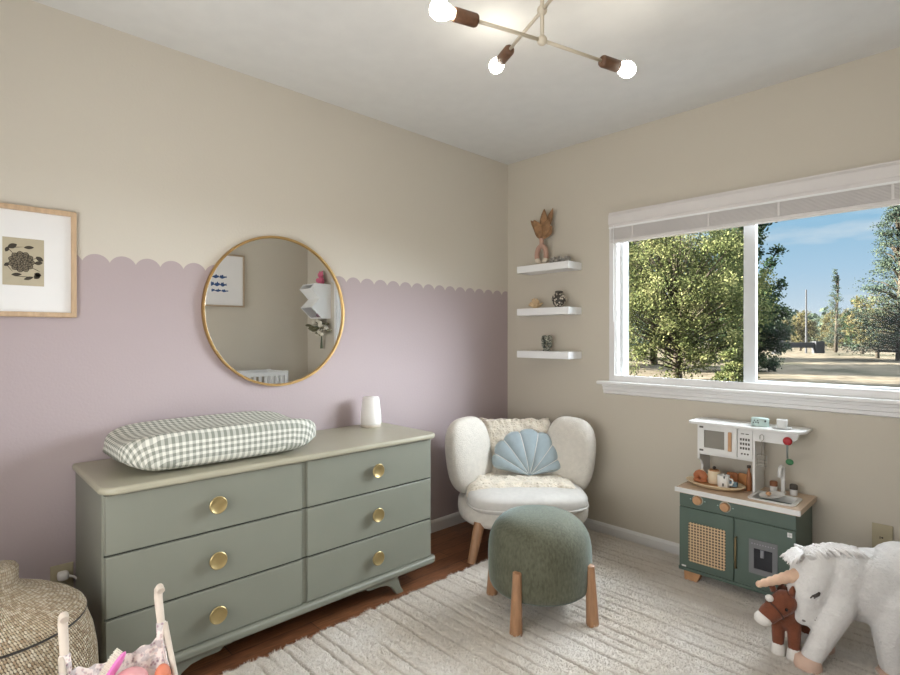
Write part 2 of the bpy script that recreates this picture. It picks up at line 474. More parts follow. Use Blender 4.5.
# changing pad
def gingham():
    t = NT('green_gingham_cotton')
    tcx = t.n.new('ShaderNodeTexCoord'); s = t.n.new('ShaderNodeSeparateXYZ'); t.l.new(tcx.outputs['UV'], s.inputs[0])
    def stripe(v):
        return t.math('GREATER_THAN', t.math('FRACT', t.math('DIVIDE', v, 0.0225)), 0.5)
    a, b = stripe(s.outputs['X']), stripe(s.outputs['Y'])
    f = t.math('MULTIPLY', t.math('ADD', a, b), 0.5)
    col = t.ramp(f, [(0.0, srgb('#DBD9CF')), (0.5, srgb('#B5B5AA')), (1.0, srgb('#87897F'))])
    t.bump(t.noise(60, 3), 0.25, 0.004)
    return t.set(col, 0.9)
def make_pad():
    x0, x1, y0, y1 = 0.052, 0.452, -2.500, -1.748
    cx, cy, hx, hy = (x0 + x1) / 2, (y0 + y1) / 2, (x1 - x0) / 2, (y1 - y0) / 2
    nu, nv = 120, 40
    mb = MB(); pts = []; uvs = []
    def s(v, p): return math.copysign(abs(v) ** p, v)
    for j in range(nv + 1):
        t = -pi / 2 + pi * j / nv
        for i in range(nu + 1):
            a = 2 * pi * i / nu
            ct = abs(cos(t)) ** 0.28
            ux, uy = ct * s(cos(a), 0.36), ct * s(sin(a), 0.36)
            zz = s(sin(t), 0.50)
            if zz < 0: sh = 1 - 0.13 * zz * zz
            else: sh = 1.0
            h = 0.066 + 0.034 * min(1, abs(ux) * 1.15) ** 2.2
            z = 0.7325 + 0.052 + (h * zz if zz > 0 else 0.052 * zz)
            crease = 0.0025 * mnoise.noise(Vector((ux * 5, uy * 16, zz * 2)))
            if zz < 0.2: crease += 0.004 * sin(uy * 60 + ux * 9) * max(0, 0.3 - zz) * (1 - abs(zz)) 
            # raised flaps along both long edges, soft boat-shaped ends
            zend = 0.022 * max(0, (abs(uy) - 0.75) / 0.25) ** 2
            zz_w = (z + (zend if zz < 0 else 0))
            p = Vector((cx + hx * ux * sh + crease, cy + hy * uy * sh + crease, max(0.7322, zz_w) + crease * 0.5 * (1 if zz > 0 else 0)))
            pts.append(p)
            # planar-ish cloth coordinates that keep running down the sides
            drop = max(0, 0.84 - p.z)
            uvs.append((p.x + drop * (1 if ux > 0 else -1) * abs(ux) ** 4, p.y + drop * (1 if uy > 0 else -1) * abs(uy) ** 6))
    fs, fu = [], []
    for j in range(nv):
        for i in range(nu):
            q = (j * (nu + 1) + i, j * (nu + 1) + i + 1, (j + 1) * (nu + 1) + i + 1, (j + 1) * (nu + 1) + i)
            fs.append(q); fu.append(tuple(uvs[k_] for k_ in q))
    mb.add(pts, fs, 0, fu)
    o = mb.build('changing_pad', gingham(), None, smooth=True, weld=False)
    tag(o, 'contoured changing pad in green and white gingham cover on the dresser top', 'changing pad')
make_pad()

# white sound machine
M_PLASTIC = mat('matte_white_plastic', '#EAE6E2', 0.45, var=0.02)
sm = thing('night_light', 'small white tapered night light standing on right end of the dresser', 'night light', (0.105, -1.262, 0.7315))
MB().lathe([(0.0, 0.012), (0.0525, 0.012), (0.056, 0.018), (0.0545, 0.06), (0.049, 0.11), (0.044, 0.150), (0.040, 0.158), (0.0, 0.161)], 40).build('body', M_PLASTIC, sm, smooth=True, auto=60)
MB().lathe([(0.0, 0.0), (0.052, 0.0), (0.055, 0.004), (0.055, 0.0115), (0.0, 0.0115)], 40).build('base', mat('warm_white_base', '#D9CFC2', 0.5), sm, smooth=True, auto=40)

# ------------------------------------------------------------------ round mirror
mir = thing('round_mirror', 'large round mirror in thin gold frame above the dresser', 'mirror', (0, -1.738, 1.336))
mm = NT('silvered_mirror'); mm.set((0.90, 0.91, 0.91, 1), 0.0, 1.0)
KM = Matrix.Rotation(R(90), 4, 'Y')
MB().lathe([(0.0, 0.004), (0.352, 0.004), (0.352, 0.014), (0.0, 0.014)], 96, KM).build('mirror_glass', mm.m, mir)
M_GOLD = mat('brushed_gold', '#B5935F', 0.38, 0.8, var=0.05, nscale=30)
MB().lathe([(0.350, 0.002), (0.3625, 0.002), (0.3640, 0.005), (0.3640, 0.022), (0.362, 0.025), (0.355, 0.025), (0.353, 0.022), (0.350, 0.002)], 128, KM).build('frame', M_GOLD, mir, smooth=True, auto=40)

# ------------------------------------------------------------------ framed flower print on the left wall
M_OAK = mat('light_oak', '#C3A686', 0.5, var=0.12, nscale=14, stretch=(1, 6, 1))
M_MATBOARD = mat('white_mat_board', '#E9E7E5', 0.8, var=0.01)
def picture(name, label, wall_x, sgn, yc, zc, wd, ht, fw_, mat_frame):
    p = thing(name, label, 'picture', (wall_x, yc, zc))
    f_ = MB()
    a, b = (0.002, 0.026)
    def bx(y0, y1, z0, z1, x0, x1): f_.box(min(sgn * x0, sgn * x1), max(sgn * x0, sgn * x1), y0, y1, z0, z1)
    bx(-wd / 2, -wd / 2 + fw_, -ht / 2, ht / 2, a, b); bx(wd / 2 - fw_, wd / 2, -ht / 2, ht / 2, a, b)
    bx(-wd / 2 + fw_, wd / 2 - fw_, -ht / 2, -ht / 2 + fw_, a, b); bx(-wd / 2 + fw_, wd / 2 - fw_, ht / 2 - fw_, ht / 2, a, b)
    f_.build('frame', mat_frame, p, bevel=0.0015)
    m_ = MB().box(min(sgn * 0.004, sgn * 0.012), max(sgn * 0.004, sgn * 0.012), -wd / 2 + fw_ * 0.8, wd / 2 - fw_ * 0.8, -ht / 2 + fw_ * 0.8, ht / 2 - fw_ * 0.8)
    m_.build('mat_board', M_MATBOARD, p)
    return p
pic = picture('framed_print', 'oak framed flower print with wide white mat on the left wall', 0, 1, -2.717, 1.4835, 0.314, 0.397, 0.017, M_OAK)
M_PAPER = mat('tan_paper', '#B7AC94', 0.85, var=0.05, nscale=30)
M_INK = mat('dark_ink', '#3C352B', 0.8)
M_INK2 = mat('faded_ink', '#6F6553', 0.8)
paper = MB().box(0.0122, 0.0130, -0.059, 0.059, -0.087, 0.083).build('print_paper', M_PAPER, pic)
ink = MB()
def petal(cx, cz, ang, ln, wd, x, mi):
    n = 10; pts = []
    for i in range(n + 1):
        t = i / n; pts.append((ln * t, wd * sin(pi * t) ** 0.8))
    for i in range(n - 1, 0, -1):
        t = i / n; pts.append((ln * t, -wd * sin(pi * t) ** 0.8))
    c_, s_ = cos(ang), sin(ang)
    ink.prism([(cy_ * 1.0, cz_) for cy_, cz_ in [(cx + p * c_ - q * s_, cz + p * s_ + q * c_) for p, q in pts]], 'x', 0.0131, x, mi)
for ringn, (rad, ln, wd, nP) in enumerate(((0.022, 0.017, 0.0095, 11), (0.015, 0.016, 0.0085, 9), (0.008, 0.014, 0.007, 7), (0.001, 0.011, 0.005, 5))):
    for k_ in range(nP):
        a = 2 * pi * k_ / nP + ringn * 0.37
        x0_ = 0.0133 + 0.00022 * ringn + 0.00006 * (k_ % 3)
        petal(-0.006 + rad * cos(a), -0.002 + rad * sin(a), a, ln, wd, x0_, 0)
        petal(-0.006 + (rad + 0.002) * cos(a), -0.002 + (rad + 0.002) * sin(a), a, ln * 0.80, wd * 0.66, x0_ + 0.00008, 1)
        petal(-0.006 + rad * cos(a), -0.002 + rad * sin(a), a, ln * 0.62, wd * 0.20, x0_ + 0.00013, 0)
for (cx, cz, a, ln) in ((-0.045, 0.045, -0.9, 0.03), (0.0, 0.052, 3.3, 0.045), (0.022, -0.02, -0.5, 0.03), (0.015, 0.005, 0.4, 0.035), (-0.03, -0.04, 2.2, 0.04), (-0.03, -0.055, 0.0, 0.06)):
    petal(cx, cz, a, ln, 0.0011, 0.01325, 0)
for (cx, cz, a, ln, wd) in ((-0.045, 0.045, 0.5, 0.03, 0.009), (-0.05, 0.03, 1.2, 0.02, 0.006), (0.0, 0.05, 0.1, 0.03, 0.006), (0.035, 0.02, -0.6, 0.026, 0.008), (0.03, -0.005, 0.2, 0.026, 0.007),
                            (0.030, -0.042, -0.3, 0.022, 0.008), (0.03, -0.06, 0.8, 0.024, 0.009), (-0.035, -0.05, 0.1, 0.03, 0.006), (0.0, -0.065, 0.35, 0.03, 0.006), (-0.055, -0.02, 0.6, 0.02, 0.006)):
    petal(cx, cz, a, ln, wd, 0.0133, 0)
ink.build('flower_motif', [M_INK, M_INK2], paper)

# ------------------------------------------------------------------ things seen only in the mirror: right wall and beside the window
pic2 = picture('framed_print', 'thin framed abstract print with blue strokes seen in the mirror', ROOM_W, -1, -0.96, 1.765, 0.50, 0.52, 0.016, mat('pale_wood', '#B09C84', 0.5))
bl = MB()
M_BLUE = mat('blue_paint', '#33507E', 0.7)
for (y0, z0, wd, hh) in ((-0.01, 0.030, 0.17, 0.030), (0.0, -0.045, 0.15, 0.034), (0.01, -0.105, 0.16, 0.022)):
    pts = []
    for i in range(25): pts.append((y0 - wd / 2 + wd * i / 24, z0 + hh * (0.45 + 0.25 * math.sin(i * 0.8) + 0.2 * math.sin(i * 2.1))))
    for i in range(24, -1, -1): pts.append((y0 - wd / 2 + wd * i / 24, z0 - hh * (0.35 + 0.2 * math.cos(i * 0.7))))
    bl.prism(pts, 'x', -0.0126, -0.0131)
bl.build('brush_strokes', M_BLUE, pic2)

M_WHITE = mat('white_lacquer', '#EDEDEC', 0.4, var=0.01)
wsx0, wsx1 = 2.40, 2.63
hs = thing('zigzag_wall_shelf', 'white zigzag wall shelf beside the window seen in the mirror', 'shelf', (2.515, 0, 1.40))
side = [(0.0, 0.0), (-0.10, 0.0), (-0.22, 0.11), (-0.13, 0.20), (-0.23, 0.30), (-0.19, 0.355), (0.0, 0.355)]
for x in (wsx0, wsx1 - 0.012):
    MB().prism([(p[0], 1.40 + p[1]) for p in side], 'x', x, x + 0.012).build('side_panel', M_WHITE, hs, world=True)
MB().box(wsx0 + 0.012, wsx1 - 0.012, -0.18, 0, 1.743, 1.755).build('shelf_board', M_WHITE, hs, world=True)
MB().box(wsx0 + 0.012, wsx1 - 0.012, -0.13, 0, 1.594, 1.606).build('shelf_board', M_WHITE, hs, world=True)
MB().box(wsx0 + 0.012, wsx1 - 0.012, -0.10, 0, 1.40, 1.412).build('shelf_board', M_WHITE, hs, world=True)
MB().prism([(-0.22, 1.51), (-0.210, 1.518), (-0.122, 1.606), (-0.13, 1.600)], 'x', wsx0 + 0.012, wsx1 - 0.012).build('front_panel', M_WHITE, hs, world=True)
MB().prism([(-0.23, 1.70), (-0.221, 1.695), (-0.122, 1.600), (-0.13, 1.600)], 'x', wsx0 + 0.012, wsx1 - 0.012).build('front_panel', M_WHITE, hs, world=True)
M_PINK = mat('pink_plush', '#D9708C', 0.9, bump=0.5, bscale=150)
TBZ = Matrix.Translation((0, -0.04, 0.012))
tb = MB().sell((2.5, -0.055, 1.790), (0.04, 0.035, 0.045)).sell((2.5, -0.06, 1.855), (0.034, 0.03, 0.03)).sell((2.475, -0.055, 1.885), (0.012, 0.01, 0.016)).sell((2.525, -0.055, 1.885), (0.012, 0.01, 0.016))
tb.sell((2.46, -0.075, 1.80), (0.016, 0.016, 0.025)).sell((2.54, -0.075, 1.80), (0.016, 0.016, 0.025))
tag(remesh(tb.build('plush_bear', M_PINK), 0.006, 3), 'pink plush toy on top of the zigzag wall shelf', 'plush toy')
tb = MB()
for (x, y, z, r_) in ((2.45, -0.04, 1.445, 0.032), (2.51, -0.045, 1.448, 0.035), (2.57, -0.04, 1.440, 0.028), (2.48, -0.05, 1.49, 0.026), (2.54, -0.045, 1.492, 0.026)):
    tb.sell((x, y, z), (r_, r_, r_))
tag(remesh(tb.build('plush_cushion', mat('dusty_mauve_plush', '#8D6F7C', 0.9)), 0.006, 3), 'mauve soft toy inside the zigzag wall shelf', 'plush toy')
fl = thing('dried_flower_bunch', 'bunch of dried flowers hanging below the zigzag wall shelf', 'flowers', (2.50, -0.03, 1.395))
stm = MB(); M_BLOOM = mat('cream_bloom', '#DDD6C6', 0.8); M_DLEAF = mat('dry_leaf', '#7E7A62', 0.8)
rnd = random.Random(5)
for k_ in range(26):
    a = rnd.uniform(-1.1, 1.1); ln = rnd.uniform(0.12, 0.26)
    p0 = Vector((2.51, -0.03, 1.36)); p1 = p0 + Vector((sin(a) * ln * 0.7, -rnd.uniform(0.01, 0.10), -cos(a) * ln * 0.6 if k_ > 7 else 0.02 - 0.05 * abs(a)))
    stm.tube([p0, (p0 + p1) / 2 + Vector((0, 0, -0.01)), p1], 0.003, 5)
    if k_ % 2 == 0: MB().sell(p1, (0.026, 0.024, 0.020), nu=10, nv=6).build('bloom', M_BLOOM, fl, world=True, smooth=True)
    else: MB().sell(p1, (0.020, 0.036, 0.014), nu=8, nv=6).build('leaf', M_DLEAF, fl, world=True, smooth=True)
for k_ in range(5):
    stm.tube([(2.50 + 0.006 * k_, -0.04, 1.37), (2.505, -0.045, 1.25), (2.50 + 0.01 * k_, -0.04, 1.09)], 0.004, 5)
stm.build('stem', mat('dry_stem', '#5F6A55', 0.8), fl, world=True);

# crib seen over the bottom edge of the mirror
crib = thing('crib', 'white slatted crib against the right wall seen in the mirror', 'crib', (2.645, -0.92, 0))
cx0, cx1, cy0, cy1 = 2.44, 2.85, -1.40, -0.45
for (x, y) in ((cx0, cy0), (cx1 - 0.035, cy0), (cx0, cy1 - 0.035), (cx1 - 0.035, cy1 - 0.035)):
    MB().box(x, x + 0.035, y, y + 0.035, 0.0, 0.88).build('post', M_WHITE, crib, world=True, bevel=0.004)
for x in (cx0 + 0.004, cx1 - 0.031):
    rl = MB().box(x, x + 0.027, cy0 + 0.035, cy1 - 0.035, 0.835, 0.875).box(x, x + 0.027, cy0 + 0.035, cy1 - 0.035, 0.26, 0.30)
    n = 16
    for k_ in range(n):
        y = cy0 + 0.06 + (cy1 - cy0 - 0.13) * k_ / (n - 1); rl.box(x + 0.006, x + 0.021, y, y + 0.022, 0.30, 0.835)
    rl.build('side_rail', M_WHITE, crib, world=True)
for y in (cy0 + 0.004, cy1 - 0.031):
    rl = MB().box(cx0 + 0.035, cx1 - 0.035, y, y + 0.027, 0.835, 0.875).box(cx0 + 0.035, cx1 - 0.035, y, y + 0.027, 0.26, 0.30)
    for k_ in range(7):
        x = cx0 + 0.06 + (cx1 - cx0 - 0.14) * k_ / 6; rl.box(x, x + 0.02, y + 0.006, y + 0.021, 0.30, 0.835)
    rl.build('end_panel', M_WHITE, crib, world=True)
MB().box(cx0 + 0.035, cx1 - 0.035, cy0 + 0.035, cy1 - 0.035, 0.30, 0.42).build('mattress', mat('white_sheet', '#EAE8E4', 0.9), crib, world=True, bevel=0.02, bseg=3)

# ------------------------------------------------------------------ floating shelves and what stands on them
SX0, SX1, SD, ST = 0.205, 0.610, 0.150, 0.046
tops = (1.680, 1.398, 1.119)
for z, nm in zip(tops, ('topmost of three, holding the leaf vase', 'middle of three, holding coral and a small jar', 'lowest of three, holding a knotted ornament')):
    o = MB().box(SX0, SX1, -SD, -0.001, z - ST, z).build('floating_shelf', M_WHITE, None, bevel=0.003)
    tag(o, 'white floating shelf, ' + nm, 'shelf', 'floating shelves')
# donut vase with dried leaves
vz = thing('ring_vase', 'terracotta ring vase with cream feet on the top floating shelf', 'vase', (0.352, -0.075, tops[0]))
M_TERRA = mat('dusty_terracotta', '#BB9684', 0.75, bump=0.2, bscale=90)
M_CREAMC = mat('cream_ceramic', '#DDD0BD', 0.7, bump=0.2, bscale=90)
arch = []
for i in range(25):
    a = R(-60 + 300 * i / 24)
    arch.append((0.036 * cos(a), 0, 0.066 + 0.056 * sin(a)))
def ring_at(t):  # t in -1..1 : left foot up over to right foot
    a = pi / 2 - t * R(140); return Vector((0.037 * cos(a), 0, 0.068 + 0.060 * sin(a)))
body = MB().tube([ring_at(-0.80 + 1.6 * i / 20) for i in range(21)], 0.0165, 14)
body.lathe([(0.015, 0.118), (0.014, 0.150), (0.016, 0.172), (0.0175, 0.178), (0.011, 0.178), (0.010, 0.150)], 18)
body.build('body', M_TERRA, vz, smooth=True, auto=60)
ft = MB().tube([ring_at(0.80), ring_at(0.9), ring_at(1.0) + Vector((-0.004, 0, -0.004))], [0.0165, 0.0175, 0.016], 14).tube([ring_at(-0.80), ring_at(-0.9), ring_at(-1.0) + Vector((0.004, 0, -0.004))], [0.0165, 0.0175, 0.016], 14)
ft.sell((0, 0, 0.0095), (0.034, 0.017, 0.0095), nu=20, nv=8)
ft.build('foot', M_CREAMC, vz, smooth=True)
LVS = 1.18
lv = thing('dried_leaf_bunch', 'rust brown dried leaves standing in the ring vase', 'dried leaves', (0.352, -0.075, tops[0] + 0.150))
M_LEAF = mat('rust_dried_leaf', '#94704E', 0.8, var=0.3, nscale=40)
rnd = random.Random(11)
for k_, (ax, ln, wd, ay) in enumerate(((-0.55, 0.165, 0.020, 0.1), (-0.28, 0.135, 0.028, -0.15), (-0.05, 0.125, 0.030, 0.12), (0.12, 0.185, 0.026, -0.05), (0.30, 0.195, 0.020, 0.1), (0.40, 0.13, 0.030, -0.1), (0.62, 0.105, 0.026, 0.05), (-0.42, 0.11, 0.026, 0.0))):
    lf = MB()
    def lp(u, v, ax=ax, ln=ln, wd=wd, ay=ay):
        t = v; wv = wd * (sin(pi * min(1, t * 0.93 + 0.02)) ** 0.7) * (0.25 if t < 0.25 else 1.0 if t < 0.8 else 1.0)
        wv = wd * max(0.06, sin(pi * max(0, (t - 0.18) / 0.82)) ** 0.8) if t > 0.18 else wd * 0.08
        q = (u - 0.5) * 2
        an = ax * (0.6 + 0.4 * t)
        r_ = ln * t
        x = sin(an) * r_ + cos(an) * q * wv; z = cos(an) * r_ - sin(an) * q * wv
        y = ay * r_ + 0.006 * q * q + 0.003 * sin(8 * t + q * 3)
        return Vector((x * 1.05, y, z)) * LVS
    lf.grid(lp, 6, 14)
    o = lf.build('leaf', M_LEAF, lv, smooth=True)
    so = o.modifiers.new('thick', 'SOLIDIFY'); so.thickness = 0.0012
# grey bead string
M_GREYB = mat('grey_glazed_beads', '#8D8880', 0.35, var=0.3, nscale=60)
bs = MB()
for k_ in range(16):
    a = 2 * pi * k_ / 16
    bs.sell((0.500 + 0.062 * cos(a), -0.082 + 0.034 * sin(a), tops[0] + 0.0145 + 0.012 * (k_ % 2)), (0.0145, 0.0145, 0.0145), nu=12, nv=8)
for k_ in range(9):
    a = 2 * pi * k_ / 9
    bs.sell((0.500 + 0.034 * cos(a), -0.082 + 0.014 * sin(a), tops[0] + 0.0145), (0.0145, 0.0145, 0.0145), nu=12, nv=8)
tag(bs.build('bead_garland', M_GREYB, None, smooth=True), 'coiled string of grey beads beside the ring vase', 'beads')
# coral
cr_ = MB(); rnd = random.Random(4)
for k_ in range(26):
    a, b = rnd.uniform(0, 2 * pi), rnd.uniform(0.15, 1.5)
    d = Vector((cos(a) * cos(b), sin(a) * cos(b) * 0.7, sin(b)))
    L_ = rnd.uniform(0.044, 0.062)
    cr_.tube([(0.305, -0.08, tops[1] + 0.012), Vector((0.305, -0.08, tops[1] + 0.010)) + d * L_ * 0.6, Vector((0.305, -0.08, tops[1] + 0.010)) + d * L_], [0.011, 0.0075, 0.005], 8)
cr_.sell((0.305, -0.08, tops[1] + 0.016), (0.024, 0.020, 0.016))
tag(cr_.build('coral', mat('pale_coral', '#D9BE98', 0.85, bump=0.5, bscale=180), None, smooth=True), 'pale cream coral cluster on the middle floating shelf', 'coral')
# small patterned jar
def speckle(name, dark, light, sc):
    t = NT(name)
    v = t.node('ShaderNodeTexVoronoi'); v.inputs['Scale'].default_value = sc; t.l.new(t.coords('Object'), v.inputs['Vector'])
    col = t.ramp(v.outputs['Distance'], [(0.40, srgb(light)), (0.52, srgb(dark))])
    return t.set(col, 0.4)
jr = thing('patterned_jar', 'small black and cream patterned jar on the middle floating shelf', 'jar', (0.492, -0.08, tops[1]))
MB().lathe([(0.0, 0.0), (0.020, 0.0), (0.022, 0.004), (0.034, 0.025), (0.038, 0.045), (0.033, 0.063), (0.020, 0.075), (0.018, 0.078)], 28, Matrix.Scale(1.22, 4)).build('body', speckle('black_cream_glaze', '#3B352E', '#C9BFAF', 75), jr, smooth=True)
MB().lathe([(0.018, 0.078), (0.021, 0.079), (0.021, 0.084), (0.012, 0.088), (0.0, 0.089)], 24, Matrix.Scale(1.22, 4)).build('lid', mat('dark_lid', '#4A443C', 0.5), jr, smooth=True, auto=50)
# knotted ornament
kn = MB()
kp = []
for i in range(121):
    t = 2 * pi * i / 120
    r_ = 0.0245 + 0.0125 * cos(3 * t)
    kp.append(Vector((0.398 + r_ * cos(2 * t + 0.5), -0.08 + 0.0125 * sin(3 * t), tops[2] + 0.060 + r_ * 1.15 * sin(2 * t + 0.5))))
kn.tube(kp, 0.0105, 10, cap=False)
kn.lathe([(0.0, 0.0), (0.026, 0.0), (0.028, 0.006), (0.016, 0.018), (0.0, 0.024)], 20, Matrix.Translation((0.398, -0.08, tops[2])))
tag(kn.build('knot_ornament', speckle('grey_green_glaze', '#4A4F46', '#A7A798', 90), None, smooth=True), 'grey green knotted ornament on the lowest floating shelf', 'ornament')

# ------------------------------------------------------------------ blinds
M_BLIND = mat('white_blind', '#D8D3D0', 0.5, var=0.02)
bd = thing('window_blind', 'white horizontal slat blind pulled up at top of the window', 'blind', (1.56, -0.03, 1.77))
BX0, BX1 = 0.842, 2.300
vp = MB().prism([(-0.004, 1.858), (-0.060, 1.858), (-0.060, 1.872), (-0.066, 1.880), (-0.066, 1.927), (-0.058, 1.942), (-0.058, 1.948), (-0.004, 1.948)], 'x', BX0 - 0.012, BX1 + 0.012)
vp.build('valance', M_BLIND, bd, world=True)
MB().box(BX0 - 0.010, BX1 + 0.010, -0.064, -0.06, 1.852, 1.861).build('valance_lip', M_WHITE, bd, world=True)
for k_ in range(13):
    z = 1.7875 + 0.0061 * k_
    MB().prism([(-0.058, z), (-0.058, z + 0.0042), (-0.034, z + 0.0056), (-0.012, z + 0.0042), (-0.012, z), (-0.034, z + 0.0014)], 'x', BX0, BX1).build('slat', M_BLIND, bd, world=True)
MB().box(BX0, BX1, -0.060, -0.010, 1.768, 1.786).build('bottom_rail', M_BLIND, bd, world=True, bevel=0.003)
for x in (0.98, 1.40, 1.72, 2.14):
    MB().box(x - 0.005, x + 0.005, -0.0605, -0.0585, 1.786, 1.868).build('ladder_tape', M_BLIND, bd, world=True)
MB().tube([(0.865, -0.068, 1.868), (0.866, -0.069, 1.70), (0.866, -0.068, 1.30)], 0.0022, 8).build('cord', M_WHITE, bd, world=True)

# ------------------------------------------------------------------ electrical outlets
M_IVORY = mat('aged_ivory_plate', '#B3A88C', 0.45, var=0.03)
M_SLOT = mat('dark_slot', '#2A2723', 0.6)
ol = thing('wall_outlet', 'ivory wall outlet between toy kitchen and white unicorn', 'outlet', (2.10, -0.0005, 0.345))
MB().box(-0.036, 0.036, -0.006, 0, -0.058, 0.058).build('plate', M_IVORY, ol, bevel=0.003)
s_ = MB().lathe([(0, 0), (0.0035, 0), (0.0035, 0.002), (0, 0.002)], 10, Matrix.Translation((0, -0.006, 0)) @ Matrix.Rotation(R(90), 4, 'X'))
s_.box(-0.009, -0.006, -0.0068, -0.006, -0.006, 0.004)
s_.build('socket', M_SLOT, ol)
ol2 = thing('wall_outlet', 'ivory wall outlet holding a white plug left of the dresser', 'outlet', (0.0005, -2.604, 0.298))
MB().box(0, 0.006, -0.036, 0.036, -0.058, 0.058).build('plate', M_IVORY, ol2, bevel=0.003)
MB().lathe([(0.0, 0.0), (0.017, 0.0), (0.017, 0.003), (0, 0.003)], 20, Matrix.Translation((0.0055, 0.0, -0.022)) @ Matrix.Rotation(R(90), 4, 'Y')).build('socket', mat('ivory_socket', '#A59C86', 0.5), ol2, smooth=True, auto=40)
pg = thing('power_plug', 'white plug and cord in the outlet beside the dresser', 'plug', (0.007, -2.604, 0.320))
MB().sell((0.022, 0.0, 0.0), (0.021, 0.018, 0.016), 0.6, 0.6, nu=20, nv=12).build('plug', M_PLASTIC, pg, smooth=True)
MB().tube([(0.030, 0.012, 0.0), (0.034, 0.030, -0.008), (0.026, 0.050, -0.03), (0.012, 0.055, -0.09), (0.010, 0.058, -0.20), (0.010, 0.060, -0.315)], 0.0042, 10).build('cord', M_PLASTIC, pg, smooth=True)

# ------------------------------------------------------------------ armchair
M_BOUCLE = mat('ivory_boucle', '#D8D2C8', 0.95, var=0.05, nscale=40, bump=0.6, bscale=160, bdist=0.006, sheen=0.15)
M_SEAT = mat('ivory_woven_cushion', '#CECAC4', 0.95, var=0.04, nscale=40, bump=0.4, bscale=260, bdist=0.004)
M_LEGW = mat('honey_wood', '#A57C5B', 0.45, var=0.15, nscale=20, stretch=(4, 4, 0.6))
M_FLEECE = mat('cream_sheepskin', '#E9DFCE', 1.0, var=0.10, nscale=22, bump=1.0, bscale=90, bdist=0.012, sheen=0.2)
CH_A = R(46.5)
ac = thing('armchair', 'round ivory boucle armchair with winged arms in the room corner', 'armchair', (0.455, -0.425, 0), CH_A)
def rot_z(a): return Matrix.Rotation(R(a), 4, 'Z')
shell = MB().sell((0, -0.04, 0.225), (0.375, 0.335, 0.085), 0.65, 0.75, nu=48, nv=24)
shell.build('seat_shell', M_BOUCLE, ac, smooth=True)
cush = MB().sell((0.006, -0.110, 0.310), (0.335, 0.290, 0.063), 0.55, 0.5, nu=64, nv=24)
co = cush.build('seat_cushion', M_SEAT, ac, smooth=True)
def welt_path(z, rx, ry, c, e2=0.5, n=64):
    pts = []
    for i in range(n + 1):
        a = 2 * pi * i / n
        pts.append((c[0] + rx * math.copysign(abs(cos(a)) ** e2, cos(a)), c[1] + ry * math.copysign(abs(sin(a)) ** e2, sin(a)), z))
    return pts
MB().tube(welt_path(0.292, 0.337, 0.292, (0.006, -0.110)), 0.005, 8, cap=False).build('piping', M_SEAT, co, smooth=True)
BT = Matrix.Rotation(R(-14), 4, 'X')
MB().sell((0.0, 0.165, 0.455), (0.27, 0.085, 0.225), 0.65, 0.6, nu=48, nv=24, M=BT).build('backrest', M_BOUCLE, ac, smooth=True)
for s_ in (-1, 1):
    WM = rot_z(s_ * -38) @ Matrix.Rotation(R(-6), 4, 'X') @ Matrix.Rotation(R(s_ * 4), 4, 'Y')
    MB().sell((s_ * 0.300 - 0.008, 0.0, 0.508), (0.158, 0.070, 0.224), 0.72, 0.72, nu=40, nv=28, M=WM).build('wing', M_BOUCLE, ac, smooth=True)
for (sx, sy) in ((-1, -1), (1, -1), (-1, 1), (1, 1)):
    zb = 0.0 if (sx, sy) == (-1, -1) or (sx, sy) == (-1, 1) else RUG - 0.004
    MB().tube([(sx * 0.262, sy * 0.27 + (0.02 if sy > 0 else -0.02), 0.20), (sx * (0.310 if sy < 0 else 0.26), -0.342 if sy < 0 else 0.24, zb)], [0.031, 0.022], 18).build('leg', M_LEGW, ac, smooth=True, auto=50)
# sheepskin throw over back and seat
path = [(-0.215, 0.362), (-0.200, 0.390), (-0.15, 0.398), (-0.08, 0.394), (0.02, 0.394), (0.062, 0.412), (0.080, 0.47), (0.098, 0.55), (0.118, 0.63), (0.142, 0.684), (0.18, 0.695), (0.225, 0.675)]
wid = [0.315, 0.32, 0.315, 0.285, 0.275, 0.255, 0.245, 0.235, 0.23, 0.225, 0.215, 0.19]
def pth(t):
    f_ = t * (len(path) - 1); i = min(int(f_), len(path) - 2); f_ -= i
    return (path[i][0] * (1 - f_) + path[i + 1][0] * f_, path[i][1] * (1 - f_) + path[i + 1][1] * f_, wid[i] * (1 - f_) + wid[i + 1] * f_)
def throw_surface(u, v):
    y, z, w_ = pth(v)
    q = (u - 0.5) * 2
    edge = 0.018 * mnoise.noise(Vector((v * 14, 3 if q > 0 else 8, 0)))
    x = q * (w_ + edge) - 0.012
    sag = 0.0
    if v < 0.42: sag = -0.055 * max(0, (abs(q) - 0.78) / 0.22) ** 2
    nrm = 0.010 * mnoise.noise(Vector((x * 26, y * 26, z * 26))) + 0.007 * mnoise.noise(Vector((x * 60, y * 60, z * 60)))
    yb = 0.055 * max(0, (abs(q) - 0.72) / 0.28) ** 2 if v > 0.45 else 0
    if v > 0.42: return Vector((x, y - 0.012 - nrm + yb, z + (nrm if v > 0.8 else 0)))
    return Vector((x, y - (0.014 + nrm if v < 0.06 else 0), z + nrm + sag))
tw = MB().grid(throw_surface, 70, 90).build('sheepskin_throw', M_FLEECE, None, smooth=True)
tw.location = ac.location; tw.rotation_euler = ac.rotation_euler
so = tw.modifiers.new('thick', 'SOLIDIFY'); so.thickness = 0.030; so.offset = -1.0
tag(tw, 'cream sheepskin throw draped over seat and back of the armchair', 'throw')
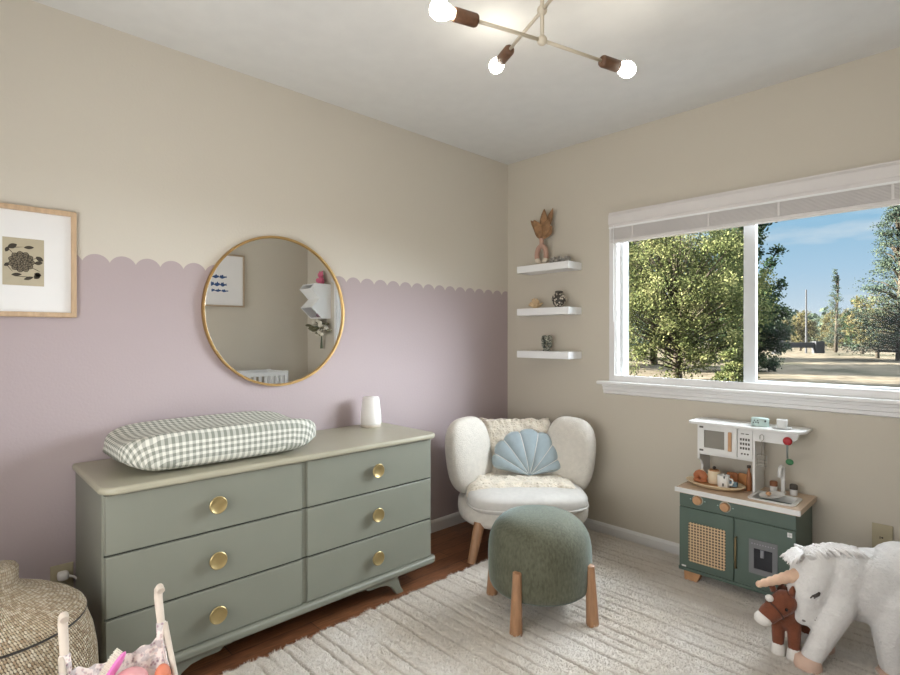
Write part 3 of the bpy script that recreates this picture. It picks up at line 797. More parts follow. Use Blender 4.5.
# scallop shell pillow
M_SHELL = mat('dusty_blue_velvet', '#9DABB1', 0.85, var=0.05, nscale=30, bump=0.2, bscale=300, sheen=0.4)
M_PIPE = mat('white_piping', '#E2E0DA', 0.8)
def shell_pillow():
    lob = 7
    th0, th1 = R(2), R(178)
    def outline(th):
        t = (th - th0) / (th1 - th0); t = max(0, min(1, t))
        base = 0.208 + 0.070 * sin(pi * t) ** 0.75
        return base * (0.925 + 0.075 * abs(sin(pi * lob * t)) ** 0.55)
    def P(u, v, side):
        th = th0 + (th1 - th0) * u
        t = u
        r_ = outline(th) * v
        lobef = abs(sin(pi * lob * t)) ** 0.5
        prof = max(0, 1 - v ** 3.2) ** 0.55 * min(1, (v + 0.10) * 2.2) ** 0.7
        rim = min(1, sin(pi * min(max(t, 0.0), 1)) * 9) ** 0.5
        h = 0.058 * prof * (0.80 + 0.20 * lobef) * rim
        return Vector((r_ * cos(th), side * h, 0.012 + r_ * sin(th) + 0.03 * (1 - sin(th)) * v))
    mb = MB()
    mb.grid(lambda u, v: P(u, v, -1), 126, 22); mb.grid(lambda u, v: P(u, v, 1), 126, 22)
    root = thing('shell_pillow', 'dusty blue scallop shell pillow with white piping on the armchair', 'pillow')
    loc = Matrix.LocRotScale(Vector(ac.location), ac.rotation_euler, None) @ Vector((0.048, -0.030, 0.375))
    root.location = loc; root.rotation_euler = (R(-17), R(2), CH_A)
    mb.build('cushion', M_SHELL, root, smooth=True)
    for k_ in range(1, lob):
        t = k_ / lob
        pts = [P(t, 0.06 + 0.93 * i / 16, -1) + Vector((0, -0.0012, 0)) for i in range(17)]
        MB().tube(pts, 0.0030, 6).build('piping', M_PIPE, root, smooth=True)
shell_pillow()

# ------------------------------------------------------------------ ottoman
t = NT('green_velvet')
nv = t.math('ADD', t.math('MULTIPLY', t.noise(9, 3), 0.35), t.math('MULTIPLY', t.noise(120, 3, stretch=(1, 1, 0.4)), 0.65))
col = t.ramp(nv, [(0.35, srgb('#4A4A38')), (0.65, srgb('#646452'))])
t.bump(t.noise(240, 3), 0.25, 0.003)
M_VELVET = t.set(col, 0.8, sheen=0.55)
t.bsdf.inputs['Sheen Tint'].default_value = srgb('#B9CFD2')
ot = thing('ottoman', 'round dark green velvet ottoman with four wooden legs on the rug', 'ottoman', (1.055, -1.045, RUG))
pr = [(0.0, 0.098), (0.13, 0.098), (0.19, 0.103), (0.214, 0.118), (0.2215, 0.145), (0.2235, 0.20), (0.2235, 0.26), (0.2215, 0.30), (0.214, 0.335), (0.198, 0.368), (0.172, 0.396), (0.135, 0.416), (0.085, 0.424), (0.035, 0.427), (0.0, 0.4275)]
MB().lathe(pr, 64).build('cushion', M_VELVET, ot, smooth=True, subsurf=1)
seam = [(0.224 * cos(2 * pi * i / 64), 0.224 * sin(2 * pi * i / 64), 0.268) for i in range(65)]
c0 = Vector((1.052, -1.04))
for (lx, ly) in ((1.110, -1.272), (1.272, -0.996), (0.826, -1.094), (1.0, -0.81)):
    d = Vector((lx, ly)) - Vector((1.055, -1.045)); dn = d.normalized()
    b_ = Vector((dn.x * 0.237, dn.y * 0.237, 0.0)); tp = Vector((dn.x * 0.226, dn.y * 0.226, 0.242))
    MB().tube([b_, b_ * 0.2 + tp * 0.8, tp, tp + Vector((0, 0, 0.004))], [0.0265, 0.0195, 0.018, 0.012], 20).build('leg', M_LEGW, ot, smooth=True, auto=50)

# ------------------------------------------------------------------ toy kitchen
KA = R(0.6)
tk = thing('toy_kitchen', 'dark green and white wooden toy kitchen below the window', 'toy kitchen', (1.345, -0.318, RUG), KA)
M_DKG = mat('dark_green_paint', '#55655B', 0.5, var=0.04)
M_KWHITE = mat('kitchen_white', '#E2E1DE', 0.45, var=0.02)
M_LTW = mat('light_plywood', '#C9B199', 0.5, var=0.08, nscale=20, stretch=(1, 6, 1))
M_KWOOD = mat('toy_beech', '#C0936B', 0.5, var=0.12, nscale=20)
KZ = -RUG
KM_ = Matrix.Translation((0, 0, KZ))
def kb(*a): return MB().box(a[0], a[1], a[2], a[3], a[4] + KZ, a[5] + KZ)
kb(0.014, 0.506, 0.012, 0.290, 0.074, 0.452).build('cabinet', M_DKG, tk, bevel=0.002)
kb(0.010, 0.510, 0.0, 0.012, 0.074, 0.090).build('bottom_rail', M_DKG, tk, bevel=0.002)
fas = kb(0.014, 0.506, 0.002, 0.012, 0.386, 0.452).build('fascia', M_DKG, tk, bevel=0.002)
wt = MB()
# worktop with a basin opening
SKX0, SKX1, SKY0, SKY1 = 0.316, 0.480, 0.042, 0.180
wt.box(0.0, SKX0, -0.010, 0.297, 0.452 + KZ, 0.476 + KZ).box(SKX1, 0.522, -0.010, 0.297, 0.452 + KZ, 0.476 + KZ)
wt.box(SKX0, SKX1, -0.010, SKY0, 0.452 + KZ, 0.476 + KZ).box(SKX0, SKX1, SKY1, 0.297, 0.452 + KZ, 0.476 + KZ)
wt.build('worktop', [M_LTW], tk)
MB().prism(rrect(-0.004, 0.526, -0.014, -0.0095, 0.002, 2), 'z', 0.455 + KZ, 0.4765 + KZ).build('worktop_edge', M_KWHITE, tk)
sk = MB()
o_, i_ = rrect(SKX0 - 0.012, SKX1 + 0.012, SKY0 - 0.012, SKY1 + 0.012, 0.022), rrect(SKX0 + 0.004, SKX1 - 0.004, SKY0 + 0.004, SKY1 - 0.004, 0.016)
n = len(o_)
vz_ = [(x, y, 0.4765 + KZ) for x, y in o_] + [(x, y, 0.4815 + KZ) for x, y in o_] + [(x, y, 0.4815 + KZ) for x, y in i_] + [(x * 0.97 + 0.012, y * 0.97 + 0.003, 0.450 + KZ) for x, y in i_]
fs = []
for r_ in range(3): fs += [(r_ * n + i, r_ * n + (i + 1) % n, (r_ + 1) * n + (i + 1) % n, (r_ + 1) * n + i) for i in range(n)]
fs.append(tuple(range(3 * n, 4 * n)))
sk.add(vz_, fs).build('sink_basin', M_KWHITE, tk)
def cane():
    t = NT('woven_cane')
    s = t.n.new('ShaderNodeSeparateXYZ'); t.l.new(t.coords('Object'), s.inputs[0])
    def cell(v): return t.math('ABSOLUTE', t.math('SUBTRACT', t.math('FRACT', t.math('DIVIDE', v, 0.0137)), 0.5))
    cx_, cz_ = cell(s.outputs['X']), cell(s.outputs['Z'])
    r2 = t.math('SQRT', t.math('ADD', t.math('MULTIPLY', cx_, cx_), t.math('MULTIPLY', cz_, cz_)))
    hole = t.math('LESS_THAN', r2, 0.32)
    col = t.mix(hole, srgb('#CDB08C'), srgb('#2F2A24'))
    t.bump(r2, 0.4, 0.002)
    return t.set(col, 0.6)
def kdoor(x0, x1):
    return kb(x0, x1, 0.0, 0.012, 0.092, 0.383).build('door', M_DKG, tk, bevel=0.002)
d1 = kdoor(0.014, 0.260); d2 = kdoor(0.263, 0.506)
MB().prism([(x, z + KZ) for x, z in rrect(0.058, 0.226, 0.126, 0.316, 0.012)], 'y', -0.0015, 0.0005).build('cane_panel', cane(), d1)
hd = MB().tube([(0.272, 0.001, 0.298 + KZ), (0.272, -0.014, 0.296 + KZ), (0.272, -0.014, 0.160 + KZ), (0.272, 0.001, 0.158 + KZ)], 0.0042, 10)
hd.build('handle', mat('antique_brass', '#8C7B5C', 0.4, 0.7), d2, smooth=True)
pn = MB()
for a in ((0.325, 0.438, 0.270, 0.308), (0.325, 0.438, 0.156, 0.180), (0.325, 0.345, 0.180, 0.270), (0.418, 0.438, 0.180, 0.270)):
    pn.box(a[0], a[1], -0.004, 0.001, a[2] + KZ, a[3] + KZ)
pnl = pn.build('ice_dispenser', mat('grey_plastic', '#77777A', 0.5), d2)
MB().box(0.345, 0.418, -0.0015, 0.0008, 0.180 + KZ, 0.270 + KZ).build('window', mat('dark_window', '#23242A', 0.12), pnl)
MB().box(0.372, 0.385, -0.008, -0.0015, 0.235 + KZ, 0.268 + KZ).build('spout', mat('light_grey', '#8C8C93', 0.5), pnl)
dots = MB()
for k_ in range(9): dots.lathe([(0, 0), (0.0028, 0), (0.0028, 0.0006), (0, 0.0006)], 8, Matrix.Translation((0.338 + 0.0108 * k_, -0.004, 0.290 + KZ)) @ Matrix.Rotation(R(90), 4, 'X'))
dots.build('button', mat('pale_mark', '#A4A4A8', 0.6), pnl)
M_MINTM = mat('mint_mark', '#A8C0BC', 0.6)
for (x, z) in ((0.100, 0.428), (0.224, 0.424)):
    MB().lathe([(0.0, 0.0), (0.0255, 0.0), (0.0255, 0.0012), (0.021, 0.0013), (0, 0.0013)], 28, Matrix.Translation((x, 0.002, z + KZ)) @ Matrix.Rotation(R(90), 4, 'X')).build('dial', mat('pale_dial_ring', '#A9A697', 0.6), fas)
    kn_ = MB().lathe([(0.0, 0.0), (0.0205, 0.0), (0.0205, 0.012), (0.018, 0.015), (0.0, 0.015)], 28, Matrix.Translation((x, 0.0007, z + KZ)) @ Matrix.Rotation(R(90), 4, 'X'))
    kn_.build('knob', M_KWOOD, fas, smooth=True, auto=40)
    for a in (0, 90, 180): MB().box(x + cos(R(a)) * 0.033 - 0.003, x + cos(R(a)) * 0.033 + 0.003, 0.0012, 0.0022, z + sin(R(a)) * 0.033 - 0.002 + KZ, z + sin(R(a)) * 0.033 + 0.002 + KZ).build('dial_mark', M_MINTM, fas)
lb = kb(0.474, 0.492, -0.0012, 0.0004, 0.352, 0.372).build('label_square', M_KWHITE, tk)
MB().box(0.4825, 0.4835, -0.0018, -0.001, 0.354 + KZ, 0.370 + KZ).box(0.476, 0.490, -0.0018, -0.001, 0.3615 + KZ, 0.3625 + KZ).build('label_line', mat('label_grey', '#9A9C98', 0.7), lb)
kb(0.026, 0.046, -0.001, 0.0005, 0.094, 0.101).build('label_square', M_KWHITE, tk)
for (x0, s_) in ((0.030, 1), (0.484, -1)):
    for y0 in (0.012, 0.20):
        MB().prism([(x0, 0.074 + KZ), (x0 + s_ * 0.082, 0.074 + KZ), (x0 + s_ * 0.060, KZ + RUG - 0.002), (x0 + s_ * 0.004, KZ + RUG - 0.002)], 'y', y0, y0 + 0.045).build('foot', M_KWOOD, tk, bevel=0.002)
# upper unit
UY0, UY1 = 0.143, 0.288
ub = MB()
ub.box(0.050, 0.056, UY0, UY1, 0.476 + KZ, 0.775 + KZ)           # left side (lower part is cut in a curve below)
MB().prism([(UY1, 0.476 + KZ), (UY0 + 0.045, 0.476 + KZ), (UY0 + 0.05, 0.56 + KZ), (UY0 + 0.03, 0.585 + KZ), (UY0, 0.600 + KZ), (UY0, 0.775 + KZ), (UY1, 0.775 + KZ)], 'x', 0.046, 0.056).build('side_panel', M_KWHITE, tk)
kb(0.298, 0.308, UY0, UY1, 0.476, 0.775).build('side_panel', M_KWHITE, tk)
kb(0.056, 0.298, UY0 + 0.004, UY1, 0.622, 0.634).build('shelf_board', M_KWHITE, tk)
kb(0.056, 0.298, UY1 - 0.008, UY1, 0.634, 0.775).build('back_panel', M_KWHITE, tk)
mwd = MB()
for a in ((0.058, 0.232, 0.634, 0.660), (0.058, 0.232, 0.748, 0.774), (0.058, 0.080, 0.660, 0.748), (0.176, 0.232, 0.660, 0.748)):
    mwd.box(a[0], a[1], UY0 - 0.010, UY0, a[2] + KZ, a[3] + KZ)
md = mwd.build('microwave_door', M_KWHITE, tk)
MB().box(0.080, 0.176, UY0 - 0.004, UY0 - 0.001, 0.660 + KZ, 0.748 + KZ).build('window', mat('smoky_window', '#8E8A82', 0.15), md)
MB().box(0.194, 0.210, UY0 - 0.018, UY0 - 0.010, 0.658 + KZ, 0.750 + KZ).build('handle', M_KWOOD, md, bevel=0.002)
M_HINGE = mat('dark_hinge', '#5B564F', 0.5)
for z in (0.642, 0.757): MB().box(0.060, 0.078, UY0 - 0.0125, UY0 - 0.010, z + KZ, z + 0.009 + KZ).build('hinge', M_HINGE, md)
cp = kb(0.235, 0.298, UY0 - 0.008, UY0, 0.634, 0.774).build('control_panel', M_KWHITE, tk)
kd = MB()
for r_ in range(3):
    for c_ in range(4): kd.box(0.246 + 0.0115 * c_, 0.2535 + 0.0115 * c_, UY0 - 0.0095, UY0 - 0.008, 0.676 + 0.021 * r_ + KZ, 0.687 + 0.021 * r_ + KZ)
for c_ in range(3): kd.lathe([(0, 0), (0.0042, 0), (0.0042, 0.0015), (0, 0.0015)], 10, Matrix.Translation((0.254 + 0.013 * c_, UY0 - 0.008, 0.655 + KZ)) @ Matrix.Rotation(R(90), 4, 'X'))
kd.box(0.250, 0.264, UY0 - 0.0095, UY0 - 0.008, 0.748 + KZ, 0.752 + KZ).box(0.270, 0.284, UY0 - 0.0095, UY0 - 0.008, 0.748 + KZ, 0.752 + KZ)
kd.build('button', mat('charcoal_print', '#55504A', 0.6), cp)
tp_ = [(0.010, UY1), (0.010, UY0 - 0.02), (0.020, UY0 - 0.034)]
for i in range(9):
    a = R(-90 + 90 * i / 8); tp_.append((0.448 + 0.060 * cos(a), UY0 + 0.04 + 0.074 * sin(a)))
tp_ += [(0.508, UY1)]
MB().prism(tp_, 'z', 0.775 + KZ, 0.790 + KZ).build('top_shelf', M_KWHITE, tk, bevel=0.004, bseg=3)
ra = [(0.308, 0.775), (0.308, 0.722), (0.425, 0.722), (0.455, 0.730), (0.478, 0.750), (0.488, 0.775)]
MB().prism([(x, z + KZ) for x, z in ra], 'y', UY0 - 0.006, UY0 + 0.006).build('hook_rail', M_KWHITE, tk, bevel=0.002)
# faucet
fc = MB().lathe([(0.0, 0.0), (0.013, 0.0), (0.012, 0.006), (0.0085, 0.010), (0.0085, 0.125), (0.0, 0.126)], 18, Matrix.Translation((0.400, 0.240, 0.476 + KZ)))
fc.tube([(0.400, 0.240, 0.590 + KZ), (0.397, 0.226, 0.604 + KZ), (0.395, 0.213, 0.598 + KZ), (0.394, 0.207, 0.578 + KZ), (0.394, 0.207, 0.556 + KZ)], 0.0085, 12)
fc.build('faucet', M_KWHITE, tk, smooth=True, auto=50)
kw_ = Matrix.LocRotScale(Vector(tk.location), Euler((0, 0, KA)), None)
def kpos(x, y, z): return kw_ @ Vector((x, y, z + KZ))
# things on the toy kitchen
WTZ = 0.4772
ty = thing('oval_tray', 'oval wooden toy tray on the left of the kitchen worktop', 'tray', kpos(0.138, 0.120, WTZ), KA)
MB().lathe([(0.0, 0.002), (0.085, 0.002), (0.098, 0.006), (0.118, 0.019), (0.121, 0.022), (0.117, 0.024), (0.095, 0.0115), (0.083, 0.008), (0.0, 0.008)], 56, None, 0, 1.13, 0.72).build('tray_body', mat('cream_rim', '#E0CBA8', 0.5, var=0.04), ty, smooth=True)
MB().lathe([(0.0, 0.0083), (0.088, 0.0095)], 40, None, 0, 1.13, 0.72).build('tray_base', mat('beech_base', '#BE8A5A', 0.5), ty)
TRZ = WTZ + 0.0095
M_ORANGE = mat('terracotta_toy', '#BC7650', 0.6, var=0.1, nscale=60)
cs = MB()
for k_ in range(6):
    a = R(20 + 28 * k_)
    cs.sell((0.020 * cos(a), 0.006 * k_ * 0.4, 0.021 + 0.020 * sin(a)), (0.017, 0.022, 0.017), nu=14, nv=10)
cs.sell((0, 0.006, 0.006), (0.034, 0.026, 0.006), 0.4, 1)
o = remesh(cs.build('toy_croissant', M_ORANGE, None, smooth=True), 0.003, 2)
o.location = kpos(0.064, 0.128, TRZ + 0.001); tag(o, 'orange toy croissant at left end of the oval tray', 'toy food')
tpot = thing('toy_teapot', 'cream toy teapot with dark knob on the oval tray', 'toy teapot', kpos(0.124, 0.150, TRZ + 0.001), KA)
MB().lathe([(0.0, 0.0), (0.027, 0.0), (0.029, 0.003), (0.029, 0.058), (0.027, 0.061), (0.0, 0.061)], 28).build('body', mat('cream_toy', '#E6D6B8', 0.5), tpot, smooth=True, auto=50)
MB().lathe([(0.0, 0.061), (0.024, 0.061), (0.022, 0.066), (0.0, 0.067)], 24).build('lid', mat('wood_lid', '#B8875C', 0.5), tpot, smooth=True, auto=40)
MB().sell((0, 0, 0.075), (0.0085, 0.0085, 0.0085), nu=14, nv=10).build('knob', mat('dark_knob', '#3A3028', 0.4), tpot, smooth=True)
MB().tube([(-0.026, -0.004, 0.018), (-0.044, -0.008, 0.045), (-0.058, -0.01, 0.060)], [0.010, 0.007, 0.006], 12).build('spout', mat('cream_toy_spout', '#E9DDC6', 0.5), tpot, smooth=True)
mg = thing('toy_mug', 'white toy mug with dark leaf pattern on the oval tray', 'toy mug', kpos(0.180, 0.112, TRZ + 0.001), KA)
def leafmark(name, light, dark):
    t = NT(name)
    v = t.node('ShaderNodeTexVoronoi'); v.inputs['Scale'].default_value = 44
    t.l.new(t.coords('Object', (1.4, 1.4, 0.6)), v.inputs['Vector'])
    return t.set(t.ramp(v.outputs['Distance'], [(0.20, srgb(dark)), (0.26, srgb(light))]), 0.4)
MB().lathe([(0.0, 0.0), (0.025, 0.0), (0.027, 0.003), (0.0275, 0.055), (0.0255, 0.056), (0.0245, 0.010), (0.0, 0.009)], 28).build('cup', leafmark('leaf_print_white', '#EDECE8', '#3E3C3A'), mg, smooth=True, auto=50)
MB().tube([(0.026, -0.002, 0.044), (0.040, -0.004, 0.042), (0.043, -0.004, 0.028), (0.038, -0.004, 0.016), (0.026, -0.002, 0.014)], 0.0042, 10).build('handle', M_KWHITE, mg, smooth=True)
for (x, y, rz, z, c, lab) in ((0.185, 0.208, 20, 0, '#B87850', 'brown toy toast slice leaning behind the toy mug'), (0.228, 0.222, -15, 0, '#C98C58', 'tan toy bread slice right of the brown toast slice')):
    p_ = [(x_ - 0.026, z_) for x_, z_ in rrect(0, 0.052, 0, 0.058, 0.012)]
    b_ = MB().prism(p_, 'y', -0.007, 0.007).build('toy_toast', mat('toast', c, 0.7, var=0.1), None, bevel=0.003)
    b_.location = kpos(x, y + 0.01, WTZ + 0.003); b_.rotation_euler = (R(-8), 0, KA + R(rz)); tag(b_, lab, 'toy food')
jb = MB().box(-0.020, 0.020, -0.010, 0.010, 0, 0.024).build('toy_butter', mat('muted_blue_toy', '#6E8791', 0.6), None, bevel=0.002)
jb.location = kpos(0.218, 0.122, TRZ + 0.007); jb.rotation_euler = (0, 0, KA); tag(jb, 'small muted blue toy block between mug and bread', 'toy food')
sp = thing('toy_bottle', 'brown wooden toy bottle against the white microwave post', 'toy bottle', kpos(0.276, 0.165, WTZ), KA)
MB().lathe([(0.0, 0.0), (0.010, 0.0), (0.0115, 0.004), (0.0115, 0.062), (0.0095, 0.080), (0.006, 0.092), (0.006, 0.108), (0.0, 0.109)], 22).build('body', mat('red_brown_wood', '#9A6440', 0.45, var=0.15), sp, smooth=True, auto=60)
MB().lathe([(0.0, 0.109), (0.0085, 0.109), (0.0085, 0.120), (0.0, 0.121)], 18).build('cap', mat('dark_cap', '#3D332B', 0.5), sp, smooth=True, auto=40)
# spice jars by the faucet
for (x, y, c, lab) in ((0.362, 0.236, '#8A5A3C', 'toy spice jar with brown lid left of the toy faucet'), (0.444, 0.236, '#4A443F', 'toy spice jar with black lid right of the toy faucet')):
    j_ = thing('spice_jar', lab, 'spice jar', kpos(x, y, WTZ), KA, 'toy spice jars')
    MB().lathe([(0.0, 0.0), (0.0155, 0.0), (0.0155, 0.026), (0.0, 0.027)], 20).build('jar', M_KWHITE, j_, smooth=True, auto=40)
    MB().lathe([(0.0, 0.027), (0.0165, 0.027), (0.0165, 0.046), (0.013, 0.050), (0.0, 0.051)], 20).build('lid', mat('jar_lid', c, 0.5), j_, smooth=True, auto=40)
pl_ = MB().lathe([(0.0, 0.0), (0.030, 0.0), (0.034, 0.003), (0.050, 0.010), (0.051, 0.012), (0.048, 0.012), (0.033, 0.006), (0.0, 0.005)], 36, None).build('toy_plate', M_KWHITE, None, smooth=True, auto=60)
pl_.location = kpos(0.388, 0.110, 0.482); pl_.rotation_euler = (R(6), R(-8), 0); tag(pl_, 'white toy plate lying across the toy sink', 'toy plate')
kk = MB().sell((0, 0, 0.010), (0.0115, 0.0115, 0.010), nu=16, nv=10).build('toy_nut', M_KWOOD, None, smooth=True)
kk.location = kpos(0.376, 0.098, 0.4885); tag(kk, 'small round wooden toy piece on the white toy plate', 'toy food')
kk = MB().sell((0, 0, 0.011), (0.019, 0.013, 0.011), 0.8, 0.8, nu=18, nv=10).build('toy_sponge', mat('brown_toy', '#7A4F36', 0.7), None, smooth=True)
kk.location = kpos(0.446, 0.075, 0.4505); tag(kk, 'brown toy piece in the right side of the toy sink', 'toy food')
# on the top shelf
to = thing('toy_tin', 'mint green oval toy tin with dark dots on the kitchen shelf', 'toy tin', kpos(0.322, 0.170, 0.7902), KA)
MB().lathe([(0.0, 0.0), (0.036, 0.0), (0.038, 0.003), (0.038, 0.036), (0.035, 0.039), (0.0, 0.039)], 32, None, 0, 1.0, 0.62).build('body', mat('mint_toy', '#B5C9C4', 0.5), to, smooth=True, auto=50)
dd = MB()
for (a, z) in ((-118, 0.028), (-96, 0.028), (-107, 0.020), (-125, 0.018), (-92, 0.019), (-48, 0.028)):
    r_ = 0.0035 if a != -48 else 0.0055
    dd.sell((0.0382 * cos(R(a)), 0.0382 * 0.62 * sin(R(a)), z), (r_, 0.001, r_), nu=10, nv=6)
dd.build('dot', mat('dark_dot', '#4A4F52', 0.6), to)
cs_ = thing('toy_cup', 'white toy cup and saucer on right end of the kitchen shelf', 'toy cup', kpos(0.414, 0.165, 0.7902), KA)
MB().lathe([(0.0, 0.0), (0.020, 0.0), (0.039, 0.005), (0.040, 0.007), (0.020, 0.004), (0.0, 0.004)], 32).build('saucer', M_KWHITE, cs_, smooth=True)
MB().lathe([(0.0, 0.0045), (0.019, 0.0045), (0.021, 0.007), (0.022, 0.042), (0.020, 0.043), (0.019, 0.012), (0.0, 0.011)], 28).build('cup', M_KWHITE, cs_, smooth=True, auto=50)
# hanging tools on the hook rail
M_WIRE = mat('grey_wire', '#A39E97', 0.4, 0.6)
hk = MB()
wf_ = kpos(0, 0, 0)
hx, hy = 0.340, UY0 - 0.012
hk.tube([(hx - 0.008, hy, 0.735), (hx - 0.008, hy, 0.752), (hx, hy, 0.760), (hx + 0.008, hy, 0.752), (hx + 0.008, hy, 0.735), (hx, hy, 0.728), (hx, hy, 0.660)], 0.0016, 6)
hk.tube([(hx - 0.020, hy, 0.640), (hx - 0.020, hy, 0.662), (hx, hy, 0.664), (hx + 0.020, hy, 0.662), (hx + 0.020, hy, 0.612), (hx - 0.020, hy, 0.612), (hx - 0.020, hy, 0.640)], 0.0016, 6)
for z in (0.626, 0.640): hk.tube([(hx - 0.020, hy, z), (hx + 0.020, hy, z)], 0.0012, 6)
o = hk.build('toy_spatula', M_WIRE, None, smooth=True); o.location = kpos(0, 0, 0); o.rotation_euler = (0, 0, KA)
tag(o, 'grey wire toy spatula hanging under the kitchen shelf', 'toy utensil')
ldl = thing('toy_ladle', 'red and green toy ladle hanging under the kitchen shelf', 'toy utensil', kpos(0, 0, 0), KA)
lx = 0.445
MB().sell((lx, hy - 0.006, 0.742), (0.019, 0.010, 0.019), nu=18, nv=12).build('head', mat('red_toy', '#A8242C', 0.4), ldl, smooth=True)
MB().tube([(lx, hy - 0.006, 0.750), (lx, hy - 0.010, 0.70), (lx, hy - 0.006, 0.665)], 0.0042, 10).build('handle', mat('steel_toy', '#8C9490', 0.35, 0.5), ldl, smooth=True)
MB().sell((lx + 0.008, hy - 0.006, 0.650), (0.016, 0.012, 0.014), nu=18, nv=12).build('bowl', mat('green_toy', '#3F7A52', 0.45), ldl, smooth=True)

# ------------------------------------------------------------------ toy unicorn (local +X is forward, +Y its left side)
UA = atan2(-0.6, -0.8)
uni = thing('toy_unicorn', 'large white plush unicorn with peach horn standing on the rug', 'plush unicorn', (2.045, -0.550, RUG), UA)
M_FUR = mat('white_plush_fur', '#E4E1DE', 1.0, var=0.04, nscale=50, bump=0.7, bscale=120, bdist=0.006, sheen=0.3)
M_PEACH = mat('peach_plush', '#E3BFA4', 0.95, var=0.05, nscale=50, bump=0.5, bscale=150, bdist=0.004)
M_HOOF = mat('pale_pink_hoof', '#D9B9A6', 0.9, var=0.04, nscale=50)
zc = -RUG
def cap(mb, a, b, ra, rb, n=8, seg=20):
    a, b = Vector(a), Vector(b)
    mb.tube([a + (b - a) * i / n for i in range(n + 1)], [ra + (rb - ra) * i / n for i in range(n + 1)], seg)
    mb.sell(a, (ra, ra, ra), nu=seg, nv=12); mb.sell(b, (rb, rb, rb), nu=seg, nv=12)
ub_ = MB()
ub_.sell((-0.10, 0, 0.305 + zc), (0.185, 0.105, 0.132))
ub_.sell((0.015, 0, 0.305 + zc), (0.105, 0.098, 0.120)); ub_.sell((-0.20, 0, 0.345 + zc), (0.105, 0.105, 0.122))
cap(ub_, (0.005, 0.0, 0.345 + zc), (0.085, 0.015, 0.375 + zc), 0.098, 0.066)
cap(ub_, (0.095, 0.018, 0.355 + zc), (0.122, 0.03, 0.285 + zc), 0.074, 0.066)
cap(ub_, (0.122, 0.03, 0.285 + zc), (0.135, 0.035, 0.200 + zc), 0.062, 0.041)
cap(ub_, (0.035, 0.062, 0.250 + zc), (0.085, 0.066, 0.140 + zc), 0.056, 0.040); cap(ub_, (0.085, 0.066, 0.140 + zc), (0.128, 0.068, 0.056 + zc), 0.040, 0.034)
cap(ub_, (0.02, -0.058, 0.25 + zc), (0.022, -0.062, 0.13 + zc), 0.054, 0.038); cap(ub_, (0.022, -0.062, 0.13 + zc), (0.028, -0.062, 0.06 + zc), 0.038, 0.034)
cap(ub_, (-0.150, 0.060, 0.27 + zc), (-0.130, 0.066, 0.16 + zc), 0.076, 0.056); cap(ub_, (-0.130, 0.066, 0.16 + zc), (-0.140, 0.066, 0.06 + zc), 0.054, 0.046)
cap(ub_, (-0.235, -0.06, 0.27 + zc), (-0.240, -0.064, 0.16 + zc), 0.070, 0.046); cap(ub_, (-0.24, -0.064, 0.16 + zc), (-0.25, -0.064, 0.06 + zc), 0.044, 0.040)
remesh(ub_.build('body', M_FUR, uni, smooth=True), 0.008, 8, (0.004, 0.010))
for (x, y, r_) in ((0.138, 0.069, 0.040), (0.030, -0.062, 0.038), (-0.141, 0.066, 0.049), (-0.252, -0.064, 0.043)):
    hh_ = 0.55 if x == -0.141 else 1.0
    MB().lathe([(0.0, 0.012 + zc), (r_ * 1.05, 0.012 + zc), (r_ * 1.1, 0.032 * hh_ + 0.012 * (1 - hh_) + zc), (r_, 0.058 * hh_ + zc), (r_ * 0.6, 0.068 * hh_ + zc), (0, 0.07 * hh_ + zc)], 24, Matrix.Translation((x, y, 0))).build('hoof', M_HOOF, uni, smooth=True)
hn = MB()
hb, ht_ = Vector((0.158, 0.035, 0.340 + zc)), Vector((0.290, 0.040, 0.298 + zc))
hn.tube([hb + (ht_ - hb) * i / 24 for i in range(25)], [0.0235 * (1 - 0.50 * i / 24) + 0.0014 * sin(i * 1.6) for i in range(25)], 16); hn.sell(ht_, (0.0115, 0.0115, 0.0115), nu=16, nv=8)
hn.build('horn', M_PEACH, uni, smooth=True)
MB().sell(hb + Vector((-0.008, 0, 0.002)), (0.014, 0.032, 0.032), nu=20, nv=12).build('horn_base', M_PEACH, uni, smooth=True)
ey = MB()
ey.tube([(0.112, 0.0955, 0.308 + zc), (0.118, 0.0965, 0.300 + zc), (0.126, 0.0955, 0.294 + zc), (0.136, 0.092, 0.291 + zc)], [0.003, 0.006, 0.006, 0.003], 8)
ey.tube([(0.135, 0.092, 0.291 + zc), (0.141, 0.092, 0.283 + zc)], 0.0022, 6).tube([(0.126, 0.0955, 0.294 + zc), (0.130, 0.096, 0.284 + zc)], 0.0022, 6)
ey.build('eye', mat('dark_eye', '#3B3330', 0.5), uni, smooth=True)
MB().sell((0.150, 0.066, 0.190 + zc), (0.007, 0.006, 0.005), nu=12, nv=8).build('nostril', mat('grey_nostril', '#8A827E', 0.8), uni, smooth=True)
MB().tube([(0.118, 0.072, 0.196 + zc), (0.108, 0.070, 0.210 + zc), (0.106, 0.068, 0.222 + zc)], 0.0035, 8).build('mouth', mat('dark_mouth', '#6A4F46', 0.8), uni, smooth=True)
ea = MB()
cap(ea, (0.112, 0.050, 0.410 + zc), (0.142, 0.066, 0.424 + zc), 0.015, 0.007); cap(ea, (0.108, -0.012, 0.410 + zc), (0.138, -0.028, 0.426 + zc), 0.015, 0.007)
remesh(ea.build('ear', M_FUR, uni, smooth=True), 0.005, 2)
mn = MB(); rnd = random.Random(8)
crest = [(0.165, 0.03, 0.408), (0.13, 0.02, 0.430), (0.09, 0.012, 0.443), (0.045, 0.005, 0.447), (0.0, 0.0, 0.444), (-0.04, 0.0, 0.436)]
